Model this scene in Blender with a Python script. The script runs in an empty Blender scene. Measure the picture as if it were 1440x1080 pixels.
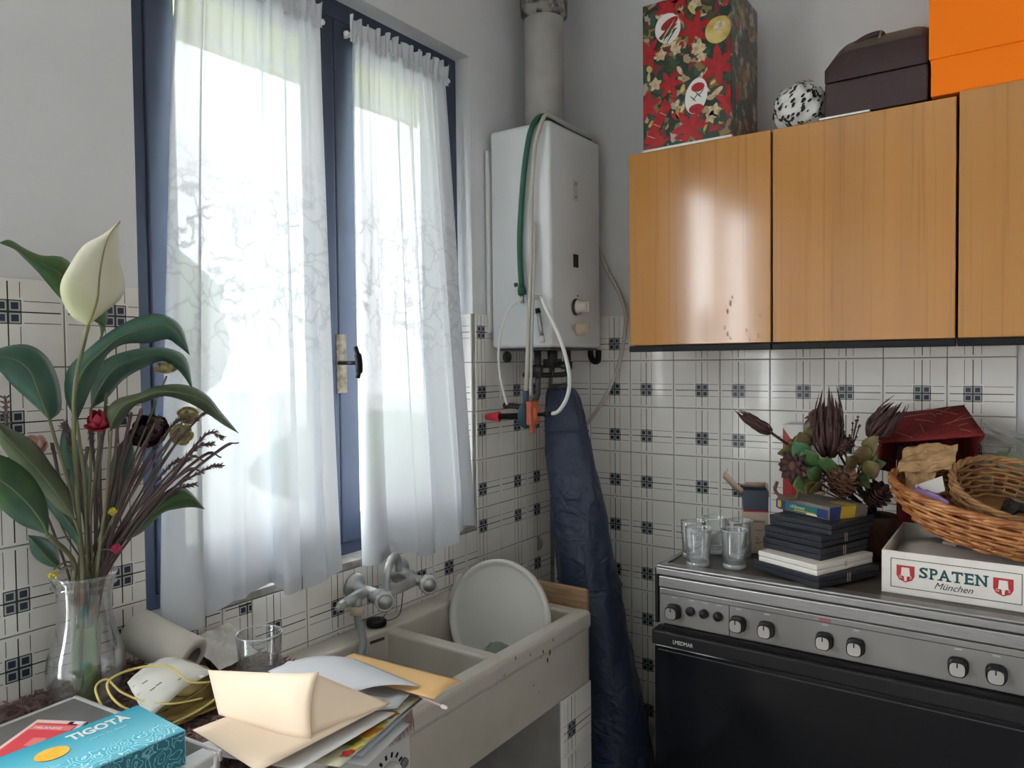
import bpy, bmesh, math, random
from mathutils import Vector, Matrix
random.seed(7)
R = math.radians
sc = bpy.context.scene
COL = sc.collection

# ------------------------------------------------------------------ camera
def make_camera():
    yaw, pit, rol = CAMP[1], CAMP[2], CAMP[3]
    fw = Vector((-math.sin(yaw) * math.cos(pit), math.cos(yaw) * math.cos(pit), -math.sin(pit)))
    r = Vector((math.cos(yaw), math.sin(yaw), 0.0))
    u = r.cross(fw)
    r2 = r * math.cos(rol) + u * math.sin(rol)
    u2 = -r * math.sin(rol) + u * math.cos(rol)
    cam = bpy.data.cameras.new('camera')
    cam.sensor_fit = 'HORIZONTAL'
    cam.sensor_width = 36.0
    cam.lens = 36.0 * CAMP[0] * 1000 / 1440
    cam.clip_start = 0.02
    o = bpy.data.objects.new('camera', cam)
    COL.objects.link(o)
    m = Matrix((r2, u2, -fw)).transposed().to_4x4()
    m.translation = Vector(CAMP[4:7])
    o.matrix_world = m
    sc.camera = o
CAMP = [1.05064, 0.60998, 0.02947, -0.01075, 1.40052, -2.23021, 1.31]
make_camera()

# ------------------------------------------------------------------ world, light, exposure
w = bpy.data.worlds.new('overcast_sky'); sc.world = w
w.use_nodes = True
bg = w.node_tree.nodes['Background']
bg.inputs['Color'].default_value = (0.955, 0.97, 1.0, 1)
bg.inputs['Strength'].default_value = 8.0
vs = sc.view_settings
sc.display_settings.display_device = 'sRGB'
vs.view_transform = 'Standard'
vs.look = 'None'
vs.gamma = 1.0
vs.use_curve_mapping = False
vs.exposure = 1.6
cy = sc.cycles
cy.use_denoising = True
cy.max_bounces = 10
cy.diffuse_bounces = 6
cy.glossy_bounces = 4
cy.transmission_bounces = 8
cy.transparent_max_bounces = 24
cy.sample_clamp_indirect = 8.0
cy.caustics_reflective = False
cy.caustics_refractive = False

def portal(name, loc, sy, sz, rot):
    l = bpy.data.lights.new(name, 'AREA'); l.shape = 'RECTANGLE'
    l.size = sy; l.size_y = sz
    l.cycles.is_portal = True
    o = bpy.data.objects.new(name, l); COL.objects.link(o)
    o.location = loc; o.rotation_euler = rot
WIN1 = (-1.464, -0.426, 0.815, 2.232)     # y0, y1, z0, z1 of the window over the sink
WIN2 = (-3.30, -2.02, 0.06, 2.32)         # French window of the same wall: it is mirrored in the cabinet door, the tiles and the cooker knobs
for nm, wn in (('window_daylight', WIN1), ('window_daylight_offscreen', WIN2)):
    portal(nm, (-0.16, (wn[0] + wn[1]) / 2, (wn[2] + wn[3]) / 2), wn[3] - wn[2], wn[1] - wn[0], (0, R(-90), 0))

# ------------------------------------------------------------------ helpers: materials
def ncol(nt, c): return (c[0], c[1], c[2], 1)
def mat(name, col, rough=0.5, metal=0.0, col2=None, nscale=20.0, stretch=(1, 1, 1), bump=0.0, bscale=None,
        coat=0.0, trans=0.0, ior=1.45, spec=0.5, detail=4.0, lo=0.35, hi=0.65, sheen=0.0, trl=0.0, sss=0.0, rvar=0.0):
    m = bpy.data.materials.new(name); m.use_nodes = True
    nt = m.node_tree; b = nt.nodes['Principled BSDF']
    b.inputs['Base Color'].default_value = (*col, 1)
    b.inputs['Roughness'].default_value = rough
    b.inputs['Metallic'].default_value = metal
    b.inputs['IOR'].default_value = ior
    b.inputs['Specular IOR Level'].default_value = spec
    b.inputs['Coat Weight'].default_value = coat
    b.inputs['Coat Roughness'].default_value = 0.06
    b.inputs['Transmission Weight'].default_value = trans
    b.inputs['Sheen Weight'].default_value = sheen
    tc = nt.nodes.new('ShaderNodeTexCoord'); mp = nt.nodes.new('ShaderNodeMapping')
    mp.inputs['Scale'].default_value = stretch
    nt.links.new(tc.outputs['Object'], mp.inputs['Vector'])
    if col2 is not None or rvar:
        n = nt.nodes.new('ShaderNodeTexNoise'); n.inputs['Scale'].default_value = nscale; n.inputs['Detail'].default_value = detail
        nt.links.new(mp.outputs['Vector'], n.inputs['Vector'])
        cr = nt.nodes.new('ShaderNodeValToRGB')
        cr.color_ramp.elements[0].position = lo; cr.color_ramp.elements[1].position = hi
        cr.color_ramp.elements[0].color = (*col, 1); cr.color_ramp.elements[1].color = (*(col2 or col), 1)
        nt.links.new(n.outputs['Fac'], cr.inputs['Fac'])
        if col2 is not None: nt.links.new(cr.outputs['Color'], b.inputs['Base Color'])
        if rvar:
            mr = nt.nodes.new('ShaderNodeMapRange')
            mr.inputs['From Min'].default_value = 0.3; mr.inputs['From Max'].default_value = 0.7
            mr.inputs['To Min'].default_value = rough; mr.inputs['To Max'].default_value = rough + rvar
            nt.links.new(n.outputs['Fac'], mr.inputs['Value']); nt.links.new(mr.outputs['Result'], b.inputs['Roughness'])
    if bump:
        n2 = nt.nodes.new('ShaderNodeTexNoise'); n2.inputs['Scale'].default_value = bscale or nscale * 3; n2.inputs['Detail'].default_value = 3
        nt.links.new(mp.outputs['Vector'], n2.inputs['Vector'])
        bp = nt.nodes.new('ShaderNodeBump'); bp.inputs['Strength'].default_value = bump; bp.inputs['Distance'].default_value = 0.004
        nt.links.new(n2.outputs['Fac'], bp.inputs['Height']); nt.links.new(bp.outputs['Normal'], b.inputs['Normal'])
    if trl:
        t = nt.nodes.new('ShaderNodeBsdfTranslucent'); t.inputs['Color'].default_value = (*col, 1)
        mx = nt.nodes.new('ShaderNodeMixShader'); mx.inputs['Fac'].default_value = trl
        out = nt.nodes['Material Output']
        nt.links.new(b.outputs['BSDF'], mx.inputs[1]); nt.links.new(t.outputs['BSDF'], mx.inputs[2])
        nt.links.new(mx.outputs['Shader'], out.inputs['Surface'])
    return m

def thin_clear(name, tint=(1, 1, 1), gloss=0.1, rough=0.03, diff=0.0, dcol=(.8, .8, .8)):
    """clear sheet / pane: see-through with a Fresnel reflection, optional haze"""
    m = bpy.data.materials.new(name); m.use_nodes = True
    nt = m.node_tree; nt.nodes.remove(nt.nodes['Principled BSDF']); out = nt.nodes['Material Output']
    t = nt.nodes.new('ShaderNodeBsdfTransparent'); t.inputs['Color'].default_value = (*tint, 1)
    g = nt.nodes.new('ShaderNodeBsdfGlossy'); g.inputs['Roughness'].default_value = rough
    fr = nt.nodes.new('ShaderNodeLayerWeight'); fr.inputs['Blend'].default_value = 0.25
    mr = nt.nodes.new('ShaderNodeMapRange'); mr.inputs['To Min'].default_value = gloss * 0.3; mr.inputs['To Max'].default_value = min(1, gloss * 5)
    nt.links.new(fr.outputs['Facing'], mr.inputs['Value'])
    mx = nt.nodes.new('ShaderNodeMixShader')
    nt.links.new(mr.outputs['Result'], mx.inputs['Fac']); nt.links.new(t.outputs['BSDF'], mx.inputs[1]); nt.links.new(g.outputs['BSDF'], mx.inputs[2])
    last = mx
    if diff:
        d = nt.nodes.new('ShaderNodeBsdfDiffuse'); d.inputs['Color'].default_value = (*dcol, 1)
        m2 = nt.nodes.new('ShaderNodeMixShader'); m2.inputs['Fac'].default_value = diff
        nt.links.new(mx.outputs['Shader'], m2.inputs[1]); nt.links.new(d.outputs['BSDF'], m2.inputs[2]); last = m2
    nt.links.new(last.outputs['Shader'], out.inputs['Surface'])
    return m

# ------------------------------------------------------------------ helpers: meshes
class MB:
    def __init__(s): s.v = []; s.f = []; s.m = []; s.s = []
    def add(s, vs, fs, m=0, smooth=False):
        o = len(s.v); s.v += [tuple(q) for q in vs]
        for f in fs: s.f.append([i + o for i in f]); s.m.append(m); s.s.append(smooth)
    def box(s, x0, x1, y0, y1, z0, z1, m=0):
        s.add([(x0,y0,z0),(x1,y0,z0),(x1,y1,z0),(x0,y1,z0),(x0,y0,z1),(x1,y0,z1),(x1,y1,z1),(x0,y1,z1)],
              [(0,3,2,1),(4,5,6,7),(0,1,5,4),(1,2,6,5),(2,3,7,6),(3,0,4,7)], m)
    def obox(s, c, ax, ay, az, m=0):
        """oriented box: centre c, half axes ax, ay, az"""
        c, ax, ay, az = map(Vector, (c, ax, ay, az)); q = []
        for k in (-1, 1):
            for (i, j) in ((-1,-1),(1,-1),(1,1),(-1,1)): q.append(c + ax*i + ay*j + az*k)
        s.add(q, [(0,3,2,1),(4,5,6,7),(0,1,5,4),(1,2,6,5),(2,3,7,6),(3,0,4,7)], m)
    def tube(s, path, r, n=8, m=0, caps=True, close=False):
        path = [Vector(q) for q in path]; N = len(path)
        rs = r if isinstance(r, (list, tuple)) else [r] * N
        vs = []; ref = None
        for i, q in enumerate(path):
            if close: t = path[(i+1) % N] - path[i-1]
            else: t = path[min(i+1, N-1)] - path[max(i-1, 0)]
            if t.length < 1e-9: t = Vector((0,0,1))
            t.normalize()
            if ref is None:
                ref = Vector((0,0,1)) if abs(t.z) < 0.9 else Vector((1,0,0))
            a = ref - t * ref.dot(t)
            if a.length < 1e-6: a = t.orthogonal()
            a.normalize(); b = t.cross(a); ref = a
            for k in range(n):
                an = 2*math.pi*k/n; vs.append(q + (a*math.cos(an) + b*math.sin(an)) * rs[i])
        fs = []
        for i in range(N if close else N-1):
            j = (i+1) % N
            for k in range(n):
                k2 = (k+1) % n; fs.append((i*n+k, i*n+k2, j*n+k2, j*n+k))
        s.add(vs, fs, m, True)
        if caps and not close:
            s.add(vs[:n], [tuple(reversed(range(n)))], m); s.add(vs[-n:], [tuple(range(n))], m)
    def lathe(s, prof, c=(0,0,0), n=32, m=0, ax=(0,0,1), smooth=True, closed=False, ref=None):
        """profile [(r, h)] turned about ax through c"""
        ax = Vector(ax).normalized(); c = Vector(c)
        a = (Vector(ref) if ref else ax.orthogonal()); a = (a - ax*a.dot(ax)).normalized(); b = ax.cross(a)
        vs = []; P = len(prof)
        for (r, h) in prof:
            for k in range(n):
                an = 2*math.pi*k/n; vs.append(c + ax*h + (a*math.cos(an)+b*math.sin(an))*max(r, 1e-5))
        fs = []
        for i in range(P if closed else P-1):
            j = (i+1) % P
            for k in range(n):
                k2 = (k+1) % n; fs.append((i*n+k, i*n+k2, j*n+k2, j*n+k))
        s.add(vs, fs, m, smooth)
    def cyl(s, a, b, r, n=16, m=0, r2=None):
        a, b = Vector(a), Vector(b); s.tube([a, b], [r, r if r2 is None else r2], n, m)
    def grid(s, rows, m=0, smooth=True, thick=0.0):
        """rows of points -> surface, optionally a solid sheet"""
        rows = [[Vector(q) for q in r] for r in rows]
        nu, nv = len(rows), len(rows[0])
        if not thick:
            s.add([q for r in rows for q in r], [(i*nv+j, (i+1)*nv+j, (i+1)*nv+j+1, i*nv+j+1) for i in range(nu-1) for j in range(nv-1)], m, smooth)
            return
        top = []; bot = []
        for i in range(nu):
            for j in range(nv):
                du = rows[min(i+1,nu-1)][j] - rows[max(i-1,0)][j]; dv = rows[i][min(j+1,nv-1)] - rows[i][max(j-1,0)]
                n = du.cross(dv); n = n.normalized() if n.length > 1e-12 else Vector((0,0,1))
                top.append(rows[i][j] + n*thick/2); bot.append(rows[i][j] - n*thick/2)
        N = nu*nv
        fs = [(i*nv+j, (i+1)*nv+j, (i+1)*nv+j+1, i*nv+j+1) for i in range(nu-1) for j in range(nv-1)]
        fb = [tuple(N + k for k in reversed(f)) for f in fs]
        ed = [(i*nv, i*nv+N, (i+1)*nv+N, (i+1)*nv) for i in range(nu-1)]
        ed += [((i+1)*nv+nv-1, (i+1)*nv+nv-1+N, i*nv+nv-1+N, i*nv+nv-1) for i in range(nu-1)]
        ed += [(j+1, j+1+N, j+N, j) for j in range(nv-1)]
        o = (nu-1)*nv
        ed += [(o+j, o+j+N, o+j+1+N, o+j+1) for j in range(nv-1)]
        s.add(top + bot, fs + fb + ed, m, smooth)
    def prism(s, poly, d, m=0):
        """flat polygon (list of points) thickened by vector d"""
        poly = [Vector(q) for q in poly]; d = Vector(d); n = len(poly)
        s.add(poly + [q + d for q in poly], [tuple(reversed(range(n))), tuple(range(n, 2*n))] + [(i, (i+1) % n, n+(i+1) % n, n+i) for i in range(n)], m)
    def mesh(s, name, mats, off=(0,0,0), bevel=0.0, seg=2):
        off = Vector(off)
        me = bpy.data.meshes.new(name)
        me.from_pydata([Vector(q) - off for q in s.v], [], s.f)
        for x in (mats if isinstance(mats, (list, tuple)) else [mats]): me.materials.append(x)
        me.polygons.foreach_set('material_index', s.m); me.polygons.foreach_set('use_smooth', s.s)
        me.update()
        bm = bmesh.new(); bm.from_mesh(me)
        bmesh.ops.remove_doubles(bm, verts=bm.verts, dist=1e-6)
        bmesh.ops.recalc_face_normals(bm, faces=bm.faces)
        if bevel:
            es = [e for e in bm.edges if len(e.link_faces) == 2 and e.calc_face_angle(0) > 0.6]
            bmesh.ops.bevel(bm, geom=es, offset=bevel, segments=seg, affect='EDGES', profile=0.5)
        bm.to_mesh(me); bm.free()
        return me

def root(name, label, cat, loc, group=None):
    o = bpy.data.objects.new(name, None); COL.objects.link(o)
    o.location = loc; o.empty_display_size = 0.05
    tag(o, label, cat, group); o['_o'] = list(loc)
    return o
def tag(o, label, cat, group=None):
    o['label'] = label; o['category'] = cat
    if group: o['group'] = group
def part(name, mb, mats, parent, bevel=0.0, seg=2, label=None, kind=None):
    off = parent['_o']
    o = bpy.data.objects.new(name, mb.mesh(name, mats, off, bevel, seg)); COL.objects.link(o)
    o.parent = parent; o['_o'] = list(off)
    if label: o['label'] = label
    if kind: o['kind'] = kind
    return o
def single(name, mb, mats, label, cat, group=None, bevel=0.0, seg=2, kind=None):
    xs = [q[0] for q in mb.v]; ys = [q[1] for q in mb.v]; zs = [q[2] for q in mb.v]
    off = ((min(xs)+max(xs))/2, (min(ys)+max(ys))/2, min(zs))
    o = bpy.data.objects.new(name, mb.mesh(name, mats, off, bevel, seg)); COL.objects.link(o)
    o.location = off; tag(o, label, cat, group); o['_o'] = list(off)
    if kind: o['kind'] = kind
    return o
def struct(name, mb, mats, bevel=0.0):
    o = bpy.data.objects.new(name, mb.mesh(name, mats, (0,0,0), bevel)); COL.objects.link(o)
    o['kind'] = 'structure'; o['_o'] = [0,0,0]
    return o
def copy_tree(o, parent=None):
    c = o.copy(); COL.objects.link(c)
    if parent is not None: c.parent = parent
    for ch in list(o.children): copy_tree(ch, c)
    return c
def cr(pts, n=8):
    """Catmull-Rom through points"""
    P = [Vector(q) for q in pts]; P = [P[0]*2 - P[1]] + P + [P[-1]*2 - P[-2]]; out = []
    for i in range(1, len(P)-2):
        a, b, c, d = P[i-1], P[i], P[i+1], P[i+2]
        for k in range(n):
            t = k/n
            out.append(0.5*((2*b) + (c-a)*t + (2*a-5*b+4*c-d)*t*t + (3*b-a-3*c+d)*t**3))
    out.append(P[-2]); return out
def lerp(a, b, t): return a + (b-a)*t
def text_part(name, s, size, origin, xd, yd, m, parent, ext=0.0003, align='LEFT', shear=0.0, label=None, sx=1.0, off=0.0):
    cu = bpy.data.curves.new(name, 'FONT'); cu.body = s; cu.size = size; cu.extrude = ext; cu.align_x = align; cu.shear = shear; cu.offset = off
    cu.resolution_u = 3
    t = bpy.data.objects.new(name, cu); COL.objects.link(t)
    bpy.context.view_layer.update()
    me = bpy.data.meshes.new_from_object(t.evaluated_get(bpy.context.evaluated_depsgraph_get()))
    bpy.data.objects.remove(t)
    xd = Vector(xd).normalized(); yd = Vector(yd).normalized(); zd = xd.cross(yd)
    M4 = Matrix((xd*sx, yd, zd)).transposed().to_4x4(); M4.translation = Vector(origin) - Vector(parent['_o'])
    me.transform(M4); me.materials.clear(); me.materials.append(m); me.name = name
    o = bpy.data.objects.new(name, me); COL.objects.link(o); o.parent = parent; o['_o'] = list(parent['_o'])
    if label: o['label'] = label
    return o

# ------------------------------------------------------------------ materials
PAINT = mat('wall_paint', (0.70, 0.70, 0.715), 0.75, col2=(0.61, 0.61, 0.625), nscale=1.6, bump=0.12, bscale=70, lo=0.3, hi=0.75)
CEILM = mat('ceiling_paint', (0.82, 0.82, 0.81), 0.8)
GROUT = mat('tile_grout', (0.26, 0.245, 0.22), 0.9, col2=(0.16, 0.15, 0.13), nscale=14)
GLAZE = mat('tile_glaze', (0.84, 0.81, 0.77), 0.07, col2=(0.78, 0.75, 0.70), nscale=7, bump=0.06, bscale=14, rvar=0.05)
TLINE = mat('tile_print_line', (0.035, 0.032, 0.022), 0.2)
TNAVY = mat('tile_print_navy', (0.03, 0.04, 0.06), 0.2)
TPALE = mat('tile_print_pale', (0.42, 0.44, 0.44), 0.2)
FLOORM = mat('floor_terrazzo', (0.16, 0.13, 0.11), 0.45, col2=(0.24, 0.2, 0.17), nscale=60)
STONE = mat('sill_stone', (0.36, 0.34, 0.31), 0.6, col2=(0.24, 0.22, 0.20), nscale=40)
BLUEF = mat('blue_frame_paint', (0.045, 0.06, 0.105), 0.45, col2=(0.038, 0.05, 0.085), nscale=8)
PANE = thin_clear('window_glass', (0.97, 0.98, 0.98), 0.08, 0.01)
WHITEP = mat('white_plastic', (0.72, 0.72, 0.70), 0.4)
BLACK = mat('black_plastic', (0.008, 0.008, 0.009), 0.45, spec=.2)
BRASS = mat('dull_brass', (0.35, 0.26, 0.12), 0.4, metal=0.9)
CHROME = mat('worn_chrome', (0.45, 0.46, 0.46), 0.28, metal=0.9, col2=(0.34, 0.35, 0.34), nscale=40, rvar=0.25)

# ------------------------------------------------------------------ room shell
RX, RY, RZ = 2.5, -3.6, 2.62
def wall_boxes(mb, a0, a1, z0, z1, holes, put):
    """wall in (along, height) with rectangular holes"""
    cuts = sorted({a0, a1} | {h[0] for h in holes} | {h[1] for h in holes})
    for c0, c1 in zip(cuts, cuts[1:]):
        hs = [h for h in holes if h[0] <= c0 + 1e-6 and h[1] >= c1 - 1e-6]
        if not hs: put(mb, c0, c1, z0, z1)
        else:
            h = hs[0]
            if h[2] > z0: put(mb, c0, c1, z0, h[2])
            if h[3] < z1: put(mb, c0, c1, h[3], z1)
mb = MB(); wall_boxes(mb, RY - .25, 0.25, -0.1, RZ, [WIN1, WIN2], lambda m, a, b, c, d: m.box(-0.12, -0.004, a, b, c, d))
wall_left = struct('wall_left', mb, PAINT)
mb = MB(); mb.box(-0.004, RX, 0.004, 0.25, -0.1, RZ)
wall_back = struct('wall_back', mb, PAINT)
mb = MB(); mb.box(RX, RX + .2, RY - .2, 0.25, -0.1, RZ)
struct('wall_right', mb, PAINT)
mb = MB(); mb.box(-0.004, RX, RY - .2, RY, -0.1, RZ)
struct('wall_front', mb, PAINT)
mb = MB(); mb.box(-0.004, RX, RY, 0.004, -0.1, 0.0); struct('floor', mb, FLOORM)
mb = MB(); mb.box(-0.3, RX + .2, RY - .2, 0.25, RZ, RZ + .12); struct('ceiling', mb, CEILM)

# ------------------------------------------------------------------ tiles: every one its own piece on its wall
S = 0.15
def tile_mesh(fu, fv, u0=0.0, u1=S, v0=0.0, v1=S):
    """one glazed tile; fu / fv = motif position along u / v (0..1); (u0..v1) = what is left of a cut tile"""
    g = 0.0011; t = 0.007; ch = 0.0012
    a0, a1, b0, b1 = u0 + g, u1 - g, v0 + g, v1 - g
    m = MB()
    m.add([(a0,b0,0),(a1,b0,0),(a1,b1,0),(a0,b1,0),(a0,b0,t-ch),(a1,b0,t-ch),(a1,b1,t-ch),(a0,b1,t-ch),
           (a0+ch,b0+ch,t),(a1-ch,b0+ch,t),(a1-ch,b1-ch,t),(a0+ch,b1-ch,t)],
          [(0,1,5,4),(1,2,6,5),(2,3,7,6),(3,0,4,7),(4,5,9,8),(5,6,10,9),(6,7,11,10),(7,4,8,11),(8,9,10,11)], 0)
    def rect(x0, x1, y0, y1, mi, h):
        x0, x1, y0, y1 = max(x0, a0+ch), min(x1, a1-ch), max(y0, b0+ch), min(y1, b1-ch)
        if x1 - x0 > 2e-4 and y1 - y0 > 2e-4: m.add([(x0,y0,h),(x1,y0,h),(x1,y1,h),(x0,y1,h)], [(0,1,2,3)], mi)
    cu, cv = fu*S, fv*S; h1 = t + 0.00012; h2 = t + 0.00024; h3 = t + 0.00036
    A = 0.0205; k = 0.0185
    for off, wd in ((-k, 0.0012), (0, 0.0022), (k, 0.0012)):
        e0, e1 = 0.006, S - 0.006; gap = A + 0.0035 if off else A - 0.001
        rect(cu+off-wd/2, cu+off+wd/2, e0, cv-gap, 1, h1); rect(cu+off-wd/2, cu+off+wd/2, cv+gap, e1, 1, h1)
        rect(e0, cu-gap, cv+off-wd/2, cv+off+wd/2, 1, h1); rect(cu+gap, e1, cv+off-wd/2, cv+off+wd/2, 1, h1)
    rect(cu-A, cu+A, cv-A, cv+A, 1, h1)
    for i in (-1, 1):
        for j in (-1, 1):
            x, y = cu + i*A*0.5, cv + j*A*0.5
            rect(x-0.0084, x+0.0084, y-0.0084, y+0.0084, 3, h2); rect(x-0.0058, x+0.0058, y-0.0058, y+0.0058, 2, h3)
    return m.mesh('tile', [GLAZE, TLINE, TNAVY, TPALE])
TM = {}
def put_tile(wall, u, v, fu, fv, u0=0.0, u1=S, v0=0.0, v1=S):
    if u1 - u0 < 0.012 or v1 - v0 < 0.012: return
    key = (fu, fv, round(u0, 4), round(u1, 4), round(v0, 4), round(v1, 4))
    if key not in TM: TM[key] = tile_mesh(*key)
    o = bpy.data.objects.new('tile', TM[key]); COL.objects.link(o); o.parent = wall
    j = random.uniform(-0.0004, 0.0004)
    if wall is wall_back: o.location = (u, 0.004 + j, v); o.rotation_euler = (R(90), 0, 0)
    else: o.location = (-0.004 + j, u, v); o.rotation_euler = (R(90), 0, R(90))
Z0 = 1.3097
grout_b = MB(); grout_b.box(-0.002, 1.3660, -0.0012, 0.0045, 0.0, Z0 + S - 0.001)
o = part('grout', grout_b, GROUT, wall_back)
for i in range(-2, 8):                                   # back wall, right of the corner
    for r in range(-9, 1):
        u = 0.1666 + S*i; v = Z0 + S*r
        put_tile(wall_back, u, v, 0.62 if i % 2 == 0 else 0.38, 0.375, max(0.0, 0.006 - u), S, max(0.0, 0.001 - v), S)
def left_block(us, fus, ya, yb, rows, zmin, zmax, fvs):
    for u, fu in zip(us, fus):
        for r in rows:
            v = Z0 + S*r if isinstance(r, int) else r
            fv = fvs(r)
            put_tile(wall_left, u, v, fu, fv, max(0.0, ya - u), min(S, yb - u), max(0.0, zmin - v), min(S, zmax - v))
alt = lambda r: 0.62 if r % 2 == 0 else 0.38
left_block([-0.448, -0.298, -0.148], [0.36, 0.63, 0.40], -0.424, -0.002, range(-9, 1), 0.001, 1.46, alt)
left_block([-1.601 - S*k for k in range(-1, 4)], [0.49, 0.59, 0.41, 0.59, 0.41], -2.0, -1.466, range(-9, 1), 0.001, 1.46, alt)
left_block([-1.454, -1.304], [0.61, 0.40], -1.466, -1.231, [0.697, 0.547], 0.55, 0.796, lambda r: 0.62)
left_block([-1.231 + S*k for k in range(6)], [0.37, 0.62, 0.41, 0.66, 0.46, 0.62], -1.231, -0.424, [0.655, 0.505], 0.50, 0.796, lambda r: 0.38)
gl = MB(); zt = Z0 + S - 0.001
gl.box(-0.0045, 0.0012, -0.424, 0.0, 0.0, zt); gl.box(-0.0045, 0.0012, -2.0, -1.466, 0.0, zt); gl.box(-0.0045, 0.0012, -1.466, -0.424, 0.5, 0.796)
part('grout', gl, GROUT, wall_left)
# tiles on the right-hand reveal of the window
gr = MB(); gr.box(-0.058, -0.004, -0.4285, -0.4262, 0.815, zt); part('grout', gr, GROUT, wall_left)
for r in range(-3, 1):
    v = Z0 + S*r; key = (0.4, alt(r), 0.096, 0.15, max(0.0, 0.816 - v), S)
    o = bpy.data.objects.new('tile', tile_mesh(*key)); COL.objects.link(o); o.parent = wall_left
    o.location = (-0.058 - 0.096, -0.4285, v); o.rotation_euler = (R(90), 0, 0)

# ------------------------------------------------------------------ window over the sink
def window(name, wn, sashes=2, xf=-0.058):
    y0, y1, z0, z1 = wn; ym = (y0 + y1)/2 + 0.025
    fr = MB(); x0, x1 = xf - 0.06, xf
    fr.box(x0, x1, y0, y0+.05, z0, z1); fr.box(x0, x1, y1-.05, y1, z0, z1)
    fr.box(x0, x1, y0+.05, y1-.05, z0, z0+.03); fr.box(x0, x1, y0+.05, y1-.05, z1-.05, z1)
    w_ = struct(name, fr, BLUEF, 0.003)
    for (a, b) in ((y0+.052, ym-.001), (ym+.001, y1-.052)):
        s = MB(); u0, u1 = xf - .045, xf + .006; c, d = z0+.032, z1-.052; st = 0.062
        s.box(u0, u1, a, a+st, c, d); s.box(u0, u1, b-st, b, c, d); s.box(u0, u1, a+st, b-st, c, c+.075); s.box(u0, u1, a+st, b-st, d-.06, d)
        so = part('sash', s, BLUEF, w_, 0.004)
        g = MB(); g.box(xf-.022, xf-.018, a+st-.004, b-st+.004, c+.071, d-.056); part('pane', g, PANE, so)
    return w_
win1 = window('window_1', WIN1)
win2 = window('window_2', WIN2)
h = MB(); h.box(-.052, -.049, -0.930, -0.897, 1.235, 1.385)
hp = part('handle_plate', h, mat('handle_plate', (.22, .18, .13), .45, metal=.8, col2=(.10, .08, .06), nscale=60), win1, 0.001, label='worn brass handle plate')
h = MB(); h.cyl((-.05, -.921, 1.312), (.016, -.921, 1.312), .0055, 12)
h.tube(cr([(.012, -.918, 1.275), (.020, -.920, 1.295), (.020, -.922, 1.325), (.012, -.924, 1.352)]), [.006]*6+[.009]*13+[.006]*6, 10)
part('handle', h, BLACK, win1, label='dark window handle')
mb = MB(); mb.box(-0.058, 0.004, WIN1[0]+.001, WIN1[1]-.001, 0.797, 0.8155)
struct('trim_1', mb, STONE, 0.002)
# ------------------------------------------------------------------ outside
GRASS = mat('lawn', (.52, .54, .50), .9, col2=(.46, .50, .42), nscale=8)
LEAFOUT = mat('outdoor_foliage', (.20, .27, .16), .8, col2=(.14, .20, .11), nscale=3)
mb = MB(); mb.box(-60, -.27, -40, 40, -1.2, -1.0); o = struct('ground_outside', mb, GRASS)
def bush(name, c, rx, ry, rz, label, seed):
    random.seed(seed); m = MB(); n, k = 20, 12; rows = []
    for i in range(k+1):
        ph = -math.pi/2 + math.pi*i/k; row = []
        for j in range(n):
            th = 2*math.pi*j/n; q = 1 + random.uniform(-.13, .13)
            row.append((c[0]+rx*q*math.cos(ph)*math.cos(th), c[1]+ry*q*math.cos(ph)*math.sin(th), c[2]+rz*(1+math.sin(ph))*(1+.1*(q-1))))
        row.append(row[0]); rows.append(row)
    m.grid(rows); m.cyl((c[0], c[1], -1.0), (c[0], c[1], c[2]+rz*.4), .12, 8, 1)
    single(name, m, [LEAFOUT, STONE], label, 'tree', 'trees in the garden outside')
bush('garden_tree', (-9, 2.2, .2), 2.0, 2.2, 1.7, 'round green garden tree seen through the right curtain', 3)
bush('garden_shrub', (-6.5, 5.6, -.8), 1.3, 1.8, .7, 'low green garden shrub beyond the window', 4)
mb = MB(); mb.box(-26, -20, -3, 9, -1, 2.6); 
hs = root('neighbour_house', 'pink walled house with red roof beyond the garden', 'house', (-23, 3, -1))
part('wall', mb, mat('pink_render', (.62, .36, .32), .8), hs)
mb = MB(); mb.prism([(-19.5, -3.5, 2.6), (-26.5, -3.5, 2.6), (-23, -3.5, 4.6)], (0, 13, 0)); part('roof', mb, mat('roof_tiles', (.42, .16, .10), .8, col2=(.3, .1, .07), nscale=5), hs)
random.seed(11)
AWN = mat('awning_cloth', (.62, .66, .30), .8, trl=.75)
for k, (a, b) in enumerate(((-1.62, -.20),)):
    aw = root('sun_awning', 'yellow-green cloth awning hanging outside over the window', 'awning', (-.38, -1.2, 2.2))
    m = MB(); m.grid([[(-.30 - .02*v, lerp(a, b, u/12), 2.62 - .47*v/6) for v in range(7)] for u in range(13)], thick=.002); part('cloth', m, AWN, aw)
    m = MB(); m.cyl((-.33, a, 2.145), (-.33, b, 2.145), .009, 10); part('bar', m, WHITEP, aw)

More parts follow.
